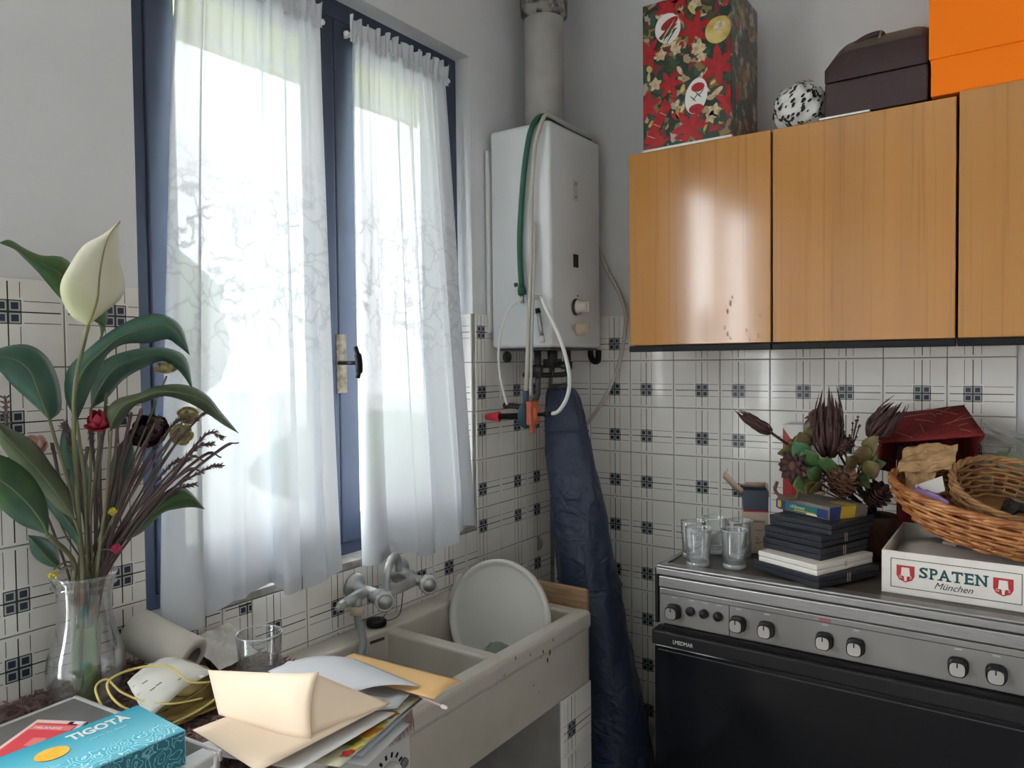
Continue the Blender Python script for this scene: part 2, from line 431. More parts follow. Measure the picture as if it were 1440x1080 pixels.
# ------------------------------------------------------------------ curtains
def curtain_mat():
    m = bpy.data.materials.new('sheer_curtain'); m.use_nodes = True
    nt = m.node_tree; nt.nodes.remove(nt.nodes['Principled BSDF']); out = nt.nodes['Material Output']
    d = nt.nodes.new('ShaderNodeBsdfDiffuse'); d.inputs['Color'].default_value = (.62, .65, .69, 1)
    t = nt.nodes.new('ShaderNodeBsdfTranslucent'); t.inputs['Color'].default_value = (.80, .83, .84, 1)
    tr = nt.nodes.new('ShaderNodeBsdfTransparent')
    m1 = nt.nodes.new('ShaderNodeMixShader'); m1.inputs['Fac'].default_value = .06
    nt.links.new(d.outputs['BSDF'], m1.inputs[1]); nt.links.new(t.outputs['BSDF'], m1.inputs[2])
    m2 = nt.nodes.new('ShaderNodeMixShader')
    tc = nt.nodes.new('ShaderNodeTexCoord')
    vo = nt.nodes.new('ShaderNodeTexVoronoi'); vo.inputs['Scale'].default_value = 15; vo.feature = 'DISTANCE_TO_EDGE'
    no = nt.nodes.new('ShaderNodeTexNoise'); no.inputs['Scale'].default_value = 9; no.inputs['Detail'].default_value = 4
    mp = nt.nodes.new('ShaderNodeMixRGB'); mp.blend_type = 'ADD'; mp.inputs['Fac'].default_value = .22
    nt.links.new(tc.outputs['Object'], no.inputs['Vector'])
    nt.links.new(tc.outputs['Object'], mp.inputs[1]); nt.links.new(no.outputs['Color'], mp.inputs[2]); nt.links.new(mp.outputs['Color'], vo.inputs['Vector'])
    r1 = nt.nodes.new('ShaderNodeMapRange'); r1.inputs['From Min'].default_value = .0; r1.inputs['From Max'].default_value = .09; r1.inputs['To Min'].default_value = 1; r1.inputs['To Max'].default_value = 0
    nt.links.new(vo.outputs['Distance'], r1.inputs['Value'])
    sx = nt.nodes.new('ShaderNodeSeparateXYZ'); nt.links.new(tc.outputs['Object'], sx.inputs[0])
    # the woven flower band sits in the middle of the cloth
    r2 = nt.nodes.new('ShaderNodeValToRGB'); e = r2.color_ramp.elements
    e[0].position = .30; e[0].color = (0,0,0,1); e[1].position = .44; e[1].color = (1,1,1,1)
    e2 = e.new(.60); e2.color = (1,1,1,1); e3 = e.new(.74); e3.color = (0,0,0,1)
    zz = nt.nodes.new('ShaderNodeMath'); zz.operation = 'DIVIDE'; zz.inputs[1].default_value = 1.4
    nt.links.new(sx.outputs['Z'], zz.inputs[0]); nt.links.new(zz.outputs[0], r2.inputs['Fac'])
    mu = nt.nodes.new('ShaderNodeMath'); mu.operation = 'MULTIPLY'; nt.links.new(r1.outputs['Result'], mu.inputs[0]); nt.links.new(r2.outputs['Color'], mu.inputs[1])
    f = nt.nodes.new('ShaderNodeMapRange'); f.inputs['To Min'].default_value = .026; f.inputs['To Max'].default_value = .006
    nt.links.new(mu.outputs[0], f.inputs['Value']); nt.links.new(f.outputs['Result'], m2.inputs['Fac'])
    nt.links.new(m1.outputs['Shader'], m2.inputs[1]); nt.links.new(tr.outputs['BSDF'], m2.inputs[2])
    for sh, c in ((d, (.62, .65, .69)), (t, (.78, .82, .86))):
        k = nt.nodes.new('ShaderNodeMixRGB'); k.blend_type = 'MIX'; k.inputs[1].default_value = (*c, 1); k.inputs[2].default_value = (c[0]*.80, c[1]*.80, c[2]*.80, 1)
        nt.links.new(mu.outputs[0], k.inputs['Fac']); nt.links.new(k.outputs['Color'], sh.inputs['Color'])
    nt.links.new(m2.outputs['Shader'], out.inputs['Surface'])
    return m
SHEER = curtain_mat()
def curtain(yt, yb, hem, folds, seed, label):
    """yt / yb: (left, right) at the rod and at the hem; hem(u) -> (x, z) of the lower edge; folds: list of (centre, width, depth)"""
    random.seed(seed)
    rt = root('curtain', label, 'curtain', (-.02, (yb[0]+yb[1])/2, .80), 'sheer white curtains on the window')
    nu, nv = 220, 46; rows = []; nf = 6.5
    for i in range(nu+1):
        u = i/nu; row = []; hx, hz = hem(u)
        fo = sum(d*math.exp(-((u-c)/w_)**2) for c, w_, d in folds)
        for j in range(nv+1):
            v = j/nv                                            # 0 rod .. 1 hem
            z = lerp(2.145, hz, v)
            y = lerp(lerp(yt[0], yt[1], u), lerp(yb[0], yb[1], u), v**0.8)
            g = .006*math.sin(u*95 + 1.3*math.sin(u*9))*(1-v)**3
            x = lerp(-.034, hx, v**1.2) + g + fo*(.25+.75*v) + .004*math.sin(7*u+5*v)*v
            ph = 2*math.pi*(nf*u + .35*math.sin(5*u+seed)) ; am = lerp(.011, .021, v)*(.65+.35*math.sin(11*u+seed))
            y += am*math.sin(ph); x += am*.45*math.cos(ph)
            if z < .840: x = max(x, .0105 - max(0, z-.822)*2.0)
            row.append((x, y, z))
        rows.append(row)
    m = MB(); m.grid(rows); part('cloth', m, SHEER, rt)
    m = MB(); rr = []
    for i in range(nu+1):
        u = i/nu; row = []
        for j in range(8):
            v = j/7; x = -.034 + .010*math.sin(u*130 + 2*math.sin(u*17))*abs(v-.3) + .004*math.sin(u*60)*v
            row.append((x + .004, lerp(yt[0]-.008, yt[1]+.008, u), 2.128 + .062*v + .007*math.sin(u*75+v)*v))
        rr.append(row)
    m.grid(rr); part('ruffle', m, SHEER, rt)
    m = MB(); m.grid([[(rows[i][k][0]+.0015, rows[i][k][1], rows[i][k][2]) for k in range(nv-1, nv+1)] for i in range(nu+1)]); part('hem', m, SHEER, rt)
    return rt
curtain((-1.352, -.985), (-1.452, -.985),
        lambda u: (.012 + .012*math.sin(u*13), .812 + .012*math.sin(u*11+2.2) - .014*(u > .62) - .02*math.exp(-((u-.1)/.12)**2)),
        [(.12, .05, .022), (.27, .03, -.02), (.40, .045, .030), (.52, .03, -.012), (.63, .035, .028), (.78, .05, -.02), (.90, .03, .02)], 1,
        'sheer white curtain on the left sash, behind the vase of flowers')
curtain((-.876, -.505), (-.938, -.425),
        lambda u: (.018 + .014*math.sin(u*9+1), .800 + .020*math.exp(-((u-.85)/.10)**2) - .022*math.exp(-((u-.55)/.12)**2) + .006*math.sin(u*9)),
        [(.10, .04, .018), (.28, .04, -.022), (.42, .05, .026), (.58, .03, -.014), (.70, .04, .024), (.86, .05, -.016)], 2,
        'sheer white curtain on the right sash, beside the water heater')
for a, b, lb in ((-1.392, -.972, 'thin white curtain rod with bead ends on the left sash'), (-.893, -.494, 'thin white curtain rod with bead ends on the right sash')):
    rt = root('curtain_rod', lb, 'curtain rod', (-.034, (a+b)/2, 2.145), 'curtain rods')
    m = MB(); m.cyl((-.034, a, 2.146), (-.034, b, 2.146), .004, 8); part('rod', m, WHITEP, rt)
    for e in (a, b):
        m = MB(); m.lathe([(0, -.008), (.005, -.006), (.008, 0), (.005, .006), (0, .008)], (-.034, e, 2.146), 12, ax=(0,1,0)); part('finial', m, WHITEP, rt)
        m = MB(); m.box(-.053, -.030, e-.003+(.01 if e == a else -.01), e+.003+(.01 if e == a else -.01), 2.141, 2.151); part('bracket', m, WHITEP, rt)

# ------------------------------------------------------------------ water heater
ENAMEL = mat('white_enamel', (.70, .71, .72), .22, col2=(.66, .67, .68), nscale=4, coat=.3)
DARKMET = mat('dark_pipe_metal', (.06, .06, .062), .5, metal=.5, col2=(.10, .095, .09), nscale=50)
CREAMP = mat('aged_cream_plastic', (.55, .46, .33), .45)
IVORY = mat('ivory_plastic', (.60, .56, .49), .4)
wh = root('water_heater', 'white enamelled gas water heater on the wall above the sink', 'water heater', (.12, -.2, 1.352))
m = MB(); m.box(.018, .236, -.36, -.05, 1.352, 2.018); part('casing', m, ENAMEL, wh, .012, 3)
m = MB(); m.box(.001, .014, -.3625, -.046, 1.40, 1.965); part('back_plate', m, ENAMEL, wh, .003)
m = MB(); m.box(.03, .225, -.35, -.06, 1.345, 1.351); part('base_plate', m, DARKMET, wh)
def xknob(name, y, z, r, d, mt, flat=False):
    q = MB(); q.lathe([(0, 0), (r*1.25, 0), (r*1.25, .006), (r, .010), (r*.92, d), (r*.6, d+.003), (0, d+.003)], (.236, y, z), 20, ax=(1,0,0))
    q.box(.236+d*.5, .236+d+.008, y-.004, y+.004, z-r*.9, z+r*.9)
    return part(name, q, mt, wh, 0)
xknob('knob', -.203, 1.478, .019, .034, IVORY)
xknob('knob', -.205, 1.410, .017, .032, CREAMP)
m = MB(); m.lathe([(0,0), (.026,0), (.026,.002), (0,.002)], (.2362, -.215, 1.478), 24, ax=(1,0,0)); part('knob_surround', m, DARKMET, wh)
m = MB(); m.box(.236, .2375, -.243, -.225, 1.403, 1.423); part('switch_label', m, mat('grey_sticker', (.42,.43,.42), .5), wh)
m = MB(); m.box(.236, .2372, -.228, -.198, 1.600, 1.640); part('sight_window', m, mat('sight_glass', (.004,.004,.005), .1), wh, label='small black flame sight window')
m = MB(); m.box(.236, .2368, -.224, -.196, 1.805, 1.868); rp = part('badge', m, mat('badge', (.52,.45,.45), .5), wh)
for i, z in enumerate((1.857, 1.816)):
    q = MB(); q.lathe([(0,0), (.003,0), (.003,.0015), (0,.0015)], (.2366, -.210, z), 10, ax=(1,0,0)); part('rivet', q, DARKMET, rp)
m = MB(); m.lathe([(0,0), (.003,0), (.003,.001), (0,.001)], (.236, -.203, 1.513), 10, ax=(1,0,0)); part('mark', m, BLACK, wh)
m = MB(); m.tube(cr([(.20, -.06, 1.352), (.20, -.055, 1.325), (.205, -.045, 1.31), (.215, -.035, 1.312), (.215, -.03, 1.345)]), .010, 8); part('bracket', m, BLACK, wh)
# plumbing under the heater
m = MB(); m.cyl((.13, -.27, 1.345), (.13, -.27, 1.26), .011, 12); m.cyl((.13, -.27, 1.30), (.13, -.27, 1.27), .018, 6); m.tube(cr([(.13,-.27,1.26), (.13,-.277,1.2), (.09,-.277,1.17), (.03,-.275,1.17), (.002,-.275,1.17)]), .009, 8)
part('inlet_pipe', m, DARKMET, wh)
m = MB(); m.cyl((.17, -.16, 1.345), (.17, -.16, 1.285), .012, 12); m.cyl((.17, -.16, 1.31), (.17, -.16, 1.285), .02, 6); m.tube(cr([(.17,-.16,1.30), (.166,-.157,1.272), (.12,-.15,1.266), (.05,-.16,1.266), (.002,-.16,1.266)]), .009, 8)
part('gas_pipe', m, DARKMET, wh)
m = MB(); m.cyl((.15, -.215, 1.345), (.15, -.215, 1.30), .016, 12); m.box(.13, .17, -.24, -.19, 1.29, 1.318); m.cyl((.17, -.215, 1.30), (.205, -.215, 1.296), .010, 10); m.cyl((.15,-.215,1.29), (.15,-.215,1.262), .006, 8)
part('gas_valve', m, DARKMET, wh)
# flue
fl = root('flue_pipe', 'grey cement flue pipe rising from the water heater', 'pipe', (.123, -.205, 2.019))
FLUE = mat('flue_cement', (.42, .40, .37), .85, col2=(.33, .31, .29), nscale=9, bump=.25)
m = MB(); m.lathe([(.058, 0), (.062, .004), (.062, .6), (.0, .6)], (.123, -.205, 2.019), 32); part('pipe', m, FLUE, fl)
m = MB(); m.lathe([(.062, 0), (.074, .012), (.076, .06), (.070, .075), (.062, .078)], (.123, -.205, 2.385), 32); part('collar', m, mat('stained_cement', (.30,.28,.26), .9, col2=(.06,.055,.06), nscale=28, lo=.45, hi=.6), fl)
# hoses hung over the heater
GREEN = mat('green_hose', (.012, .10, .06), .35)
CLEART = mat('clear_tube', (.62, .60, .55), .2, trl=.4)
BEIGET = mat('beige_tube', (.46, .42, .36), .35)
WHITET = mat('white_tube', (.68, .67, .64), .35)
gh = root('green_hose', 'dark green rubber hose looped over the top of the water heater', 'hose', (.145, -.38, 1.53))
pth = cr([(.145, -.378, 1.53), (.140, -.376, 1.583), (.137, -.374, 1.668), (.142, -.374, 1.752), (.156, -.375, 1.875), (.176, -.377, 1.97), (.192, -.372, 2.012), (.204, -.352, 2.033), (.210, -.32, 2.033), (.213, -.25, 2.0285), (.213, -.15, 2.0285), (.206, -.068, 2.0295), (.190, -.034, 2.012), (.180, -.033, 1.97)])
m = MB(); m.tube(pth, .0085, 10); part('hose', m, GREEN, gh)
m = MB(); m.lathe([(0,-.012), (.012,-.012), (.013,0), (.011,.012), (.0,.012)], (.146, -.379, 1.522), 14, ax=(-.1,0,1)); m.cyl((.131,-.385,1.535), (.128,-.386,1.545), .006, 8); part('clamp', m, GREEN, gh)
m = MB(); m.cyl((.146,-.379,1.512), (.149,-.381,1.485), .006, 10); part('fitting', m, CHROME, gh)
ct = root('clear_tube', 'long clear beige tube over the water heater, curving down behind it', 'tube', (.165, -.38, 1.2))
pth = cr([(.172, -.402, 1.21), (.180, -.402, 1.33), (.180, -.39, 1.48), (.180, -.378, 1.62), (.183, -.376, 1.80), (.196, -.379, 1.93), (.212, -.379, 1.985), (.226, -.368, 2.026), (.231, -.335, 2.030), (.232, -.25, 2.0265), (.232, -.14, 2.0265), (.229, -.066, 2.028), (.216, -.036, 2.012), (.206, -.026, 1.97), (.204, -.022, 1.86), (.206, -.02, 1.72), (.243, -.02, 1.61), (.295, -.025, 1.52), (.315, -.03, 1.44), (.295, -.035, 1.31), (.250, -.05, 1.195), (.172, -.06, 1.085), (.09, -.05, 1.01), (.02, -.02, .97)])
m = MB(); m.tube(pth, .0065, 10); part('tube', m, BEIGET, ct)
ct2 = root('clear_tube', 'short clear tube hanging straight down to the orange valve', 'tube', (.185, -.402, 1.2))
m = MB(); m.tube(cr([(.190,-.403,1.21), (.194,-.403,1.33), (.193,-.392,1.47), (.192,-.380,1.60), (.193,-.377,1.72)]), .0045, 8); part('tube', m, CLEART, ct2)
# metal gas nozzle hanging on the side of the heater
nz = root('metal_nozzle', 'slim chrome nozzle with a white tip hanging below the hoses', 'nozzle', (.196, -.388, 1.36))
m = MB(); m.cyl((.207,-.386,1.462), (.221,-.388,1.385), .0060, 12); part('barrel', m, CHROME, nz)
m = MB(); m.cyl((.221,-.388,1.385), (.224,-.388,1.366), .0070, 12); part('tip', m, IVORY, nz)
m = MB(); m.cyl((.2055,-.386,1.466), (.2085,-.386,1.452), .0075, 12); part('collar', m, BLACK, nz)
# pressure valve hanging from the tubes
pv = root('hose_valve', 'orange and blue hose valve with a red handle hanging under the heater', 'valve', (.19, -.402, 1.10))
ORANGE = mat('orange_plastic', (.50, .12, .05), .4); PETROL = mat('petrol_plastic', (.03, .07, .11), .4); REDP = mat('red_plastic', (.62, .03, .05), .35)
m = MB(); m.box(.186, .205, -.425, -.380, 1.125, 1.195); m.box(.186, .215, -.415, -.390, 1.14, 1.178); m.box(.188, .200, -.412, -.392, 1.10, 1.13); part('body', m, ORANGE, pv, .004)
m = MB(); m.lathe([(0,0), (.038,.002), (.040,.008), (.034,.016), (.02,.02), (0,.02)], (.166, -.402, 1.152), 24, ax=(1,0,0)); m.cyl((.172,-.402,1.18), (.172,-.402,1.225), .009, 10); part('housing', m, PETROL, pv)
m = MB(); m.cyl((.168,-.402,1.15), (.075,-.404,1.145), .0095, 12); part('lever', m, BLACK, pv)
m = MB(); m.lathe([(.0,0), (.010,0), (.013,.006), (.012,.03), (.009,.05), (.0,.05)], (.078,-.404,1.145), 14, ax=(-1,0,-.05)); m.lathe([(.0115,0), (.016,.002), (.016,.008), (.0115,.01)], (.078,-.404,1.145), 14, ax=(-1,0,-.05)); part('handle', m, REDP, pv)
m = MB(); m.cyl((.214,-.402,1.156), (.25,-.402,1.158), .0055, 10); m.cyl((.235,-.402,1.157), (.262,-.402,1.159), .008, 10); part('nozzle', m, BLACK, pv)
wt = root('white_tube', 'white rubber tube arching from the valve up over the heater side', 'tube', (.25, -.40, 1.15))
m = MB(); m.tube(cr([(.258,-.402,1.159), (.285,-.402,1.168), (.312,-.402,1.205), (.322,-.402,1.25), (.316,-.402,1.30), (.292,-.402,1.375), (.258,-.402,1.44), (.232,-.392,1.478), (.205,-.3685,1.4995), (.158,-.3675,1.500)]), .0058, 10); part('tube', m, WHITET, wt)
wt = root('white_tube', 'thin white tube arching left from the hose fitting, its end hanging free', 'tube', (.09, -.40, 1.18))
m = MB(); m.tube(cr([(.150,-.385,1.497), (.128,-.388,1.488), (.102,-.395,1.455), (.082,-.40,1.40), (.075,-.402,1.345), (.077,-.402,1.285), (.086,-.402,1.235), (.104,-.402,1.182)]), .0042, 8); part('tube', m, WHITET, wt)
m = MB(); m.lathe([(0,0), (.016,0), (.019,.004), (.017,.012), (.008,.013), (.008,.006), (0,.006)], (.003, -.265, 1.326), 20, ax=(1,0,0))
single('pipe_cap', m, DARKMET, 'round dark pipe cap on the tiles under the heater', 'cap')
m = MB(); m.tube(cr([(.004,-.083,.705), (.014,-.083,.700), (.018,-.083,.685), (.012,-.083,.668), (.006,-.083,.664)]), .004, 8); m.box(.003, .006, -.092, -.074, .66, .712)
single('wall_hook', m, CHROME, 'small metal hook on the tiles near the corner', 'hook')

# ------------------------------------------------------------------ blue wrapped roll in the corner
BLUEW = bpy.data.materials.new('blue_plastic_wrap'); BLUEW.use_nodes = True
b_ = BLUEW.node_tree.nodes['Principled BSDF']; b_.inputs['Base Color'].default_value = (.030, .042, .085, 1); b_.inputs['Roughness'].default_value = .38
nt = BLUEW.node_tree; no = nt.nodes.new('ShaderNodeTexNoise'); no.inputs['Scale'].default_value = 16; no.inputs['Detail'].default_value = 5; no.inputs['Distortion'].default_value = 1.2
bp = nt.nodes.new('ShaderNodeBump'); bp.inputs['Strength'].default_value = .8; bp.inputs['Distance'].default_value = .02
tc = nt.nodes.new('ShaderNodeTexCoord'); nt.links.new(tc.outputs['Object'], no.inputs['Vector']); nt.links.new(no.outputs['Fac'], bp.inputs['Height']); nt.links.new(bp.outputs['Normal'], b_.inputs['Normal'])
random.seed(5)
br = root('wrapped_roll', 'tall roll wrapped in blue plastic sheeting leaning in the corner', 'roll', (.35, -.26, 0))
ax = [((.372, -.255, 0.0), .135), ((.364, -.250, .15), .130), ((.334, -.245, .35), .118), ((.296, -.235, .55), .102), ((.256, -.225, .75), .092), ((.222, -.215, .95), .082), ((.188, -.20, 1.12), .068), ((.172, -.19, 1.19), .058), ((.163, -.185, 1.222), .043), ((.160, -.183, 1.232), .012)]
P = cr([a for a, r in ax], 5); rr = [r for a, r in ax]; m = MB(); rows = []
for i, c in enumerate(P):
    t = min(i/5, len(rr)-1.0001); k = int(t); rad = lerp(rr[k], rr[min(k+1, len(rr)-1)], t-k); row = []
    for j in range(41):
        th = 2*math.pi*(j % 40)/40
        q = 1 + .045*math.sin(3*th + c.z*9) + .035*math.sin(7*th - c.z*23) + .03*math.sin(11*th + c.z*41 + 2*math.sin(th*2)) 
        row.append((c.x + rad*q*math.cos(th), c.y + rad*.78*q*math.sin(th), c.z))
    rows.append(row)
m.grid(rows); m.add(rows[0][:40], [tuple(range(40))]); part('plastic_wrap', m, BLUEW, br)
m = MB(); m.lathe([(.0,0),(.03,0),(.03,.03),(0,.03)], (.160, -.183, 1.208), 16); part('core', m, DARKMET, br)
for zc in (.62, 1.08):
    k = min(range(len(P)), key=lambda i: abs(P[i].z - zc)); ring = [Vector(q) for q in rows[k][:40]]; cen = P[k]
    m = MB(); m.tube([cen + (q-cen)*1.015 for q in ring], .003, 6, close=True); part('tie', m, BLUEW, br)

# ------------------------------------------------------------------ sink
CERAM = mat('worn_ceramic', (.50, .465, .41), .28, col2=(.40, .365, .31), nscale=6, lo=.35, hi=.75, coat=.15, rvar=.2)
STAIN = mat('dark_chip', (.05, .035, .03), .6)
sk = root('double_sink', 'old white ceramic double sink with worn front edge below the window', 'sink', (.22, -.89, .452))
X0, X1, Y0, Y1, ZB, ZT = .008, .445, -1.292, -.505, .455, .650
m = MB()
rt_, bk = .040, .088
bowls = [(-1.255, -.905), (-.862, -.545)]
# outer shell with bowls cut in: built from slabs
m.box(X0+.002, X1-.010, Y0+.002, Y1-.002, ZB, ZB+.028)
m.box(X1-.042, X1-.008, Y0+.0005, Y1-.0005, ZB+.0005, ZT-.040); m.box(X0, X0+bk-.008, Y0+.0012, Y1-.0012, ZB+.001, ZT-.0004)
m.box(X0+.004, X1-.020, Y1-.038, Y1, ZB+.0015, ZT-.0012); m.box(X0+.0045, X1-.0202, Y0, Y0+.036, ZB+.0016, ZT-.0014); m.box(X0+.02, X1-.0204, bowls[0][1]+.003, bowls[1][0]-.003, ZB+.012, ZT-.006)
part('basin', m, CERAM, sk, .008, 3)
m = MB(); m.box(X1-.046, X1, Y0-.001, Y1+.001, ZT-.048, ZT+.001); part('front_rim', m, CERAM, sk, .012, 3)
m = MB()
for (a, b) in bowls: m.lathe([(0,0), (.022,0), (.022,.003), (.012,.004), (0,.002)], (.24, (a+b)/2, ZB+.0285), 20)
part('drain', m, CHROME, sk)
m = MB(); m.obox((X0+bk-.0075, -.94, .632), (.0004,0,0), (0,.024,-.0015), (0,0,.0035)); part('overflow_slot', m, STAIN, sk)
random.seed(21)
m = MB()
for (y, z, s) in ((-.80, .628, .0035), (-.745, .617, .006), (-.742, .600, .004), (-.715, .606, .007), (-.713, .585, .008), (-.86, .640, .004), (-.775, .545, .003), (-.752, .52, .003), (-.70, .632, .004), (-.905, .618, .003)):
    n = 7; m.prism([(X1-.0005 if z > .602 else X1-.0085, y + s*random.uniform(.5,1)*math.cos(2*math.pi*k/n)*.55, z + s*random.uniform(.6,1.2)*math.sin(2*math.pi*k/n)) for k in range(n)], (.0008, 0, 0))
part('chip_mark', m, STAIN, sk)
# tiled support wall under the right end
mb = MB(); mb.box(.01, .424, -.640, -.484, 0, .4545); sp = struct('wall_sink_support', mb, mat('support_render', (.34,.33,.31), .9, col2=(.26,.25,.24), nscale=9))
for k in range(4):
    z0 = .303 - .15*k
    o = bpy.data.objects.new('tile', tile_mesh(.30, .4, .0, .15, max(0, .001-z0), .15)); COL.objects.link(o); o.parent = sp
    o.location = (.424, -.636, z0); o.rotation_euler = (R(90), 0, R(90))
mb = MB(); mb.box(.01, .424, -1.290, -1.17, 0, .4545); struct('wall_sink_support', mb, mat('support_render_plain', (.34,.33,.31), .9))
# taps
TAPM = mat('limescaled_chrome', (.36, .38, .385), .38, metal=.75, col2=(.50, .51, .50), nscale=30, rvar=.3)
KNOBM = mat('tap_knob_clear', (.48, .49, .50), .2, metal=.2, coat=.5)
def tapknob(rt, c, d):
    d = Vector(d).normalized(); c = Vector(c); m = MB(); vs = []
    prof = [(0,0), (.012,0), (.014,.006), (.0245,.010), (.0265,.018), (.0255,.030), (.020,.034), (.019,.033), (0,.0325)]
    a = d.orthogonal().normalized(); b = d.cross(a); n = 32
    for (r, h) in prof:
        for k in range(n):
            an = 2*math.pi*k/n; q = r*(1 - (.10 if .008 < h < .032 and r > .02 else 0)*(0.5+0.5*math.cos(8*an))); vs.append(c + d*h + (a*math.cos(an)+b*math.sin(an))*max(q, 1e-5))
    m.add(vs, [(i*n+k, i*n+(k+1) % n, (i+1)*n+(k+1) % n, (i+1)*n+k) for i in range(len(prof)-1) for k in range(n)], 0, True)
    kb = part('knob', m, KNOBM, rt)
    m = MB(); m.lathe([(0,0), (.0175,0), (.0175,.0015), (0,.002)], c + d*.0325, 24, ax=d); part('cap', m, CHROME, kb)
tp = root('wall_mixer_tap', 'limescaled chrome wall tap with two faceted knobs and arched spout above the sink', 'tap', (.06, -.86, .72))
for y in (-.935, -.772):
    m = MB(); m.lathe([(0,0), (.034,0), (.033,.006), (.022,.014), (.013,.018), (.012,.05), (0,.05)], (.004, y, .752), 28, ax=(1,0,-.12)); part('wall_flange', m, TAPM, tp)
m = MB(); m.tube([(.045,-.935,.747), (.07,-.932,.742), (.098,-.925,.735)], [.013,.015,.016], 14); m.lathe([(0,-.018), (.016,-.016), (.019,0), (.016,.016), (0,.018)], (.085,-.93,.738), 16, ax=(0,1,0))
m.tube(cr([(.045,-.772,.747), (.068,-.790,.744), (.085,-.83,.742), (.085,-.93,.740)]), .0135, 12); m.tube([(.072,-.795,.744), (.10,-.772,.738)], .014, 12); part('body', m, TAPM, tp)
tapknob(tp, (.098,-.925,.735), (.75,-.62,-.05)); tapknob(tp, (.10,-.772,.737), (.82,-.5,-.03))
m = MB(); m.tube(cr([(.085,-.905,.742), (.088,-.905,.775), (.086,-.895,.803), (.078,-.872,.820), (.068,-.848,.818), (.062,-.835,.800), (.060,-.832,.775)]), [.0105]*24+[.009]*25, 12); part('spout', m, TAPM, tp)
t2 = root('hose_tap', 'small chrome side tap with white collar and grey hose at the wall', 'tap', (.07, -1.0, .70))
m = MB(); m.tube([(.05,-.945,.744), (.062,-.975,.748), (.070,-1.03,.745)], [.012,.014,.011], 12); m.tube(cr([(.070,-1.03,.745), (.073,-1.045,.742), (.074,-1.055,.738)]), [.011]*9+[.006]*8, 10); m.cyl((.066,-.985,.746), (.068,-.985,.722), .013, 12); part('body', m, TAPM, t2)
m = MB(); m.cyl((.068,-.985,.726), (.069,-.986,.706), .0165, 18); part('collar', m, CREAMP, t2, label='cream plastic collar')
m = MB(); m.tube(cr([(.069,-.986,.706), (.076,-.989,.690), (.092,-.995,.674), (.107,-1.004,.650), (.114,-1.022,.620), (.118,-1.05,.590)]), .0095, 12); part('hose', m, mat('grey_hose', (.22,.24,.25), .45), t2)
pg = root('sink_plug', 'round black rubber plug on the back ledge of the sink', 'plug', (.048, -.902, .6505))
m = MB(); m.lathe([(0,0), (.024,0), (.0255,.004), (.0255,.012), (.023,.015), (0,.014)], (.048, -.902, .6505), 28); part('disc', m, BLACK, pg)
for q in ([(.048,-.902,.665), (.055,-.885,.668), (.068,-.872,.70), (.075,-.868,.728)], [(.052,-.895,.666), (.06,-.868,.656), (.07,-.84,.668), (.075,-.832,.73)]):
    m = MB(); m.tube(cr(q, 6), .0014, 5); part('chain', m, DARKMET, pg)
# things in and by the sink
FROST = mat('frosted_plastic', (.72, .71, .67), .35, trl=.35)
td = root('plastic_lid', 'large round translucent white plastic lid standing in the right bowl', 'lid', (.23, -.64, .484))
n_ = Vector((.10, -.97, .20)).normalized(); cen = Vector((.245, -.650, .634))
m = MB(); m.lathe([(0,.0), (.131,.0), (.137,.003), (.141,.010), (.149,.012), (.152,.006), (.152,-.004), (.148,-.0045), (.139,-.003), (.131,-.004), (0,-.003)], cen, 56, ax=n_); part('disc', m, FROST, td)
a = n_.cross(Vector((0,0,1))).normalized(); u_ = a.cross(n_) if a.cross(n_).z > 0 else n_.cross(a)
if a.x > 0: a = -a
m = MB(); m.obox(cen + a*.143 + u_*.060, a*.008 - u_*.003, u_*.038 - a*.012, n_*.006); part('grip_tab', m, FROST, td, .003)
m = MB(); m.lathe([(0,0), (.042,0), (.044,.04), (.041,.095), (.031,.124), (.012,.136), (0,.138)], (.325, -.765, .4835), 24); m.cyl((.325,-.765,.595), (.303,-.775,.612), .012, 10)
single('green_cup', m, mat('grey_green_plastic', (.12,.15,.12), .5), 'grey-green upturned plastic cup in the right bowl in front of the lid', 'cup', bevel=0)
WOODB = mat('old_board_wood', (.30, .19, .10), .6, col2=(.20, .12, .06), nscale=12, stretch=(1, 1, 9), bump=.15)
cbm = MB(); cbm.box(.20, .430, -.5035, -.487, .4555, .702)
single('cutting_board', cbm, WOODB, 'worn wooden cutting board standing behind the end of the sink', 'cutting board', bevel=.009, seg=3)

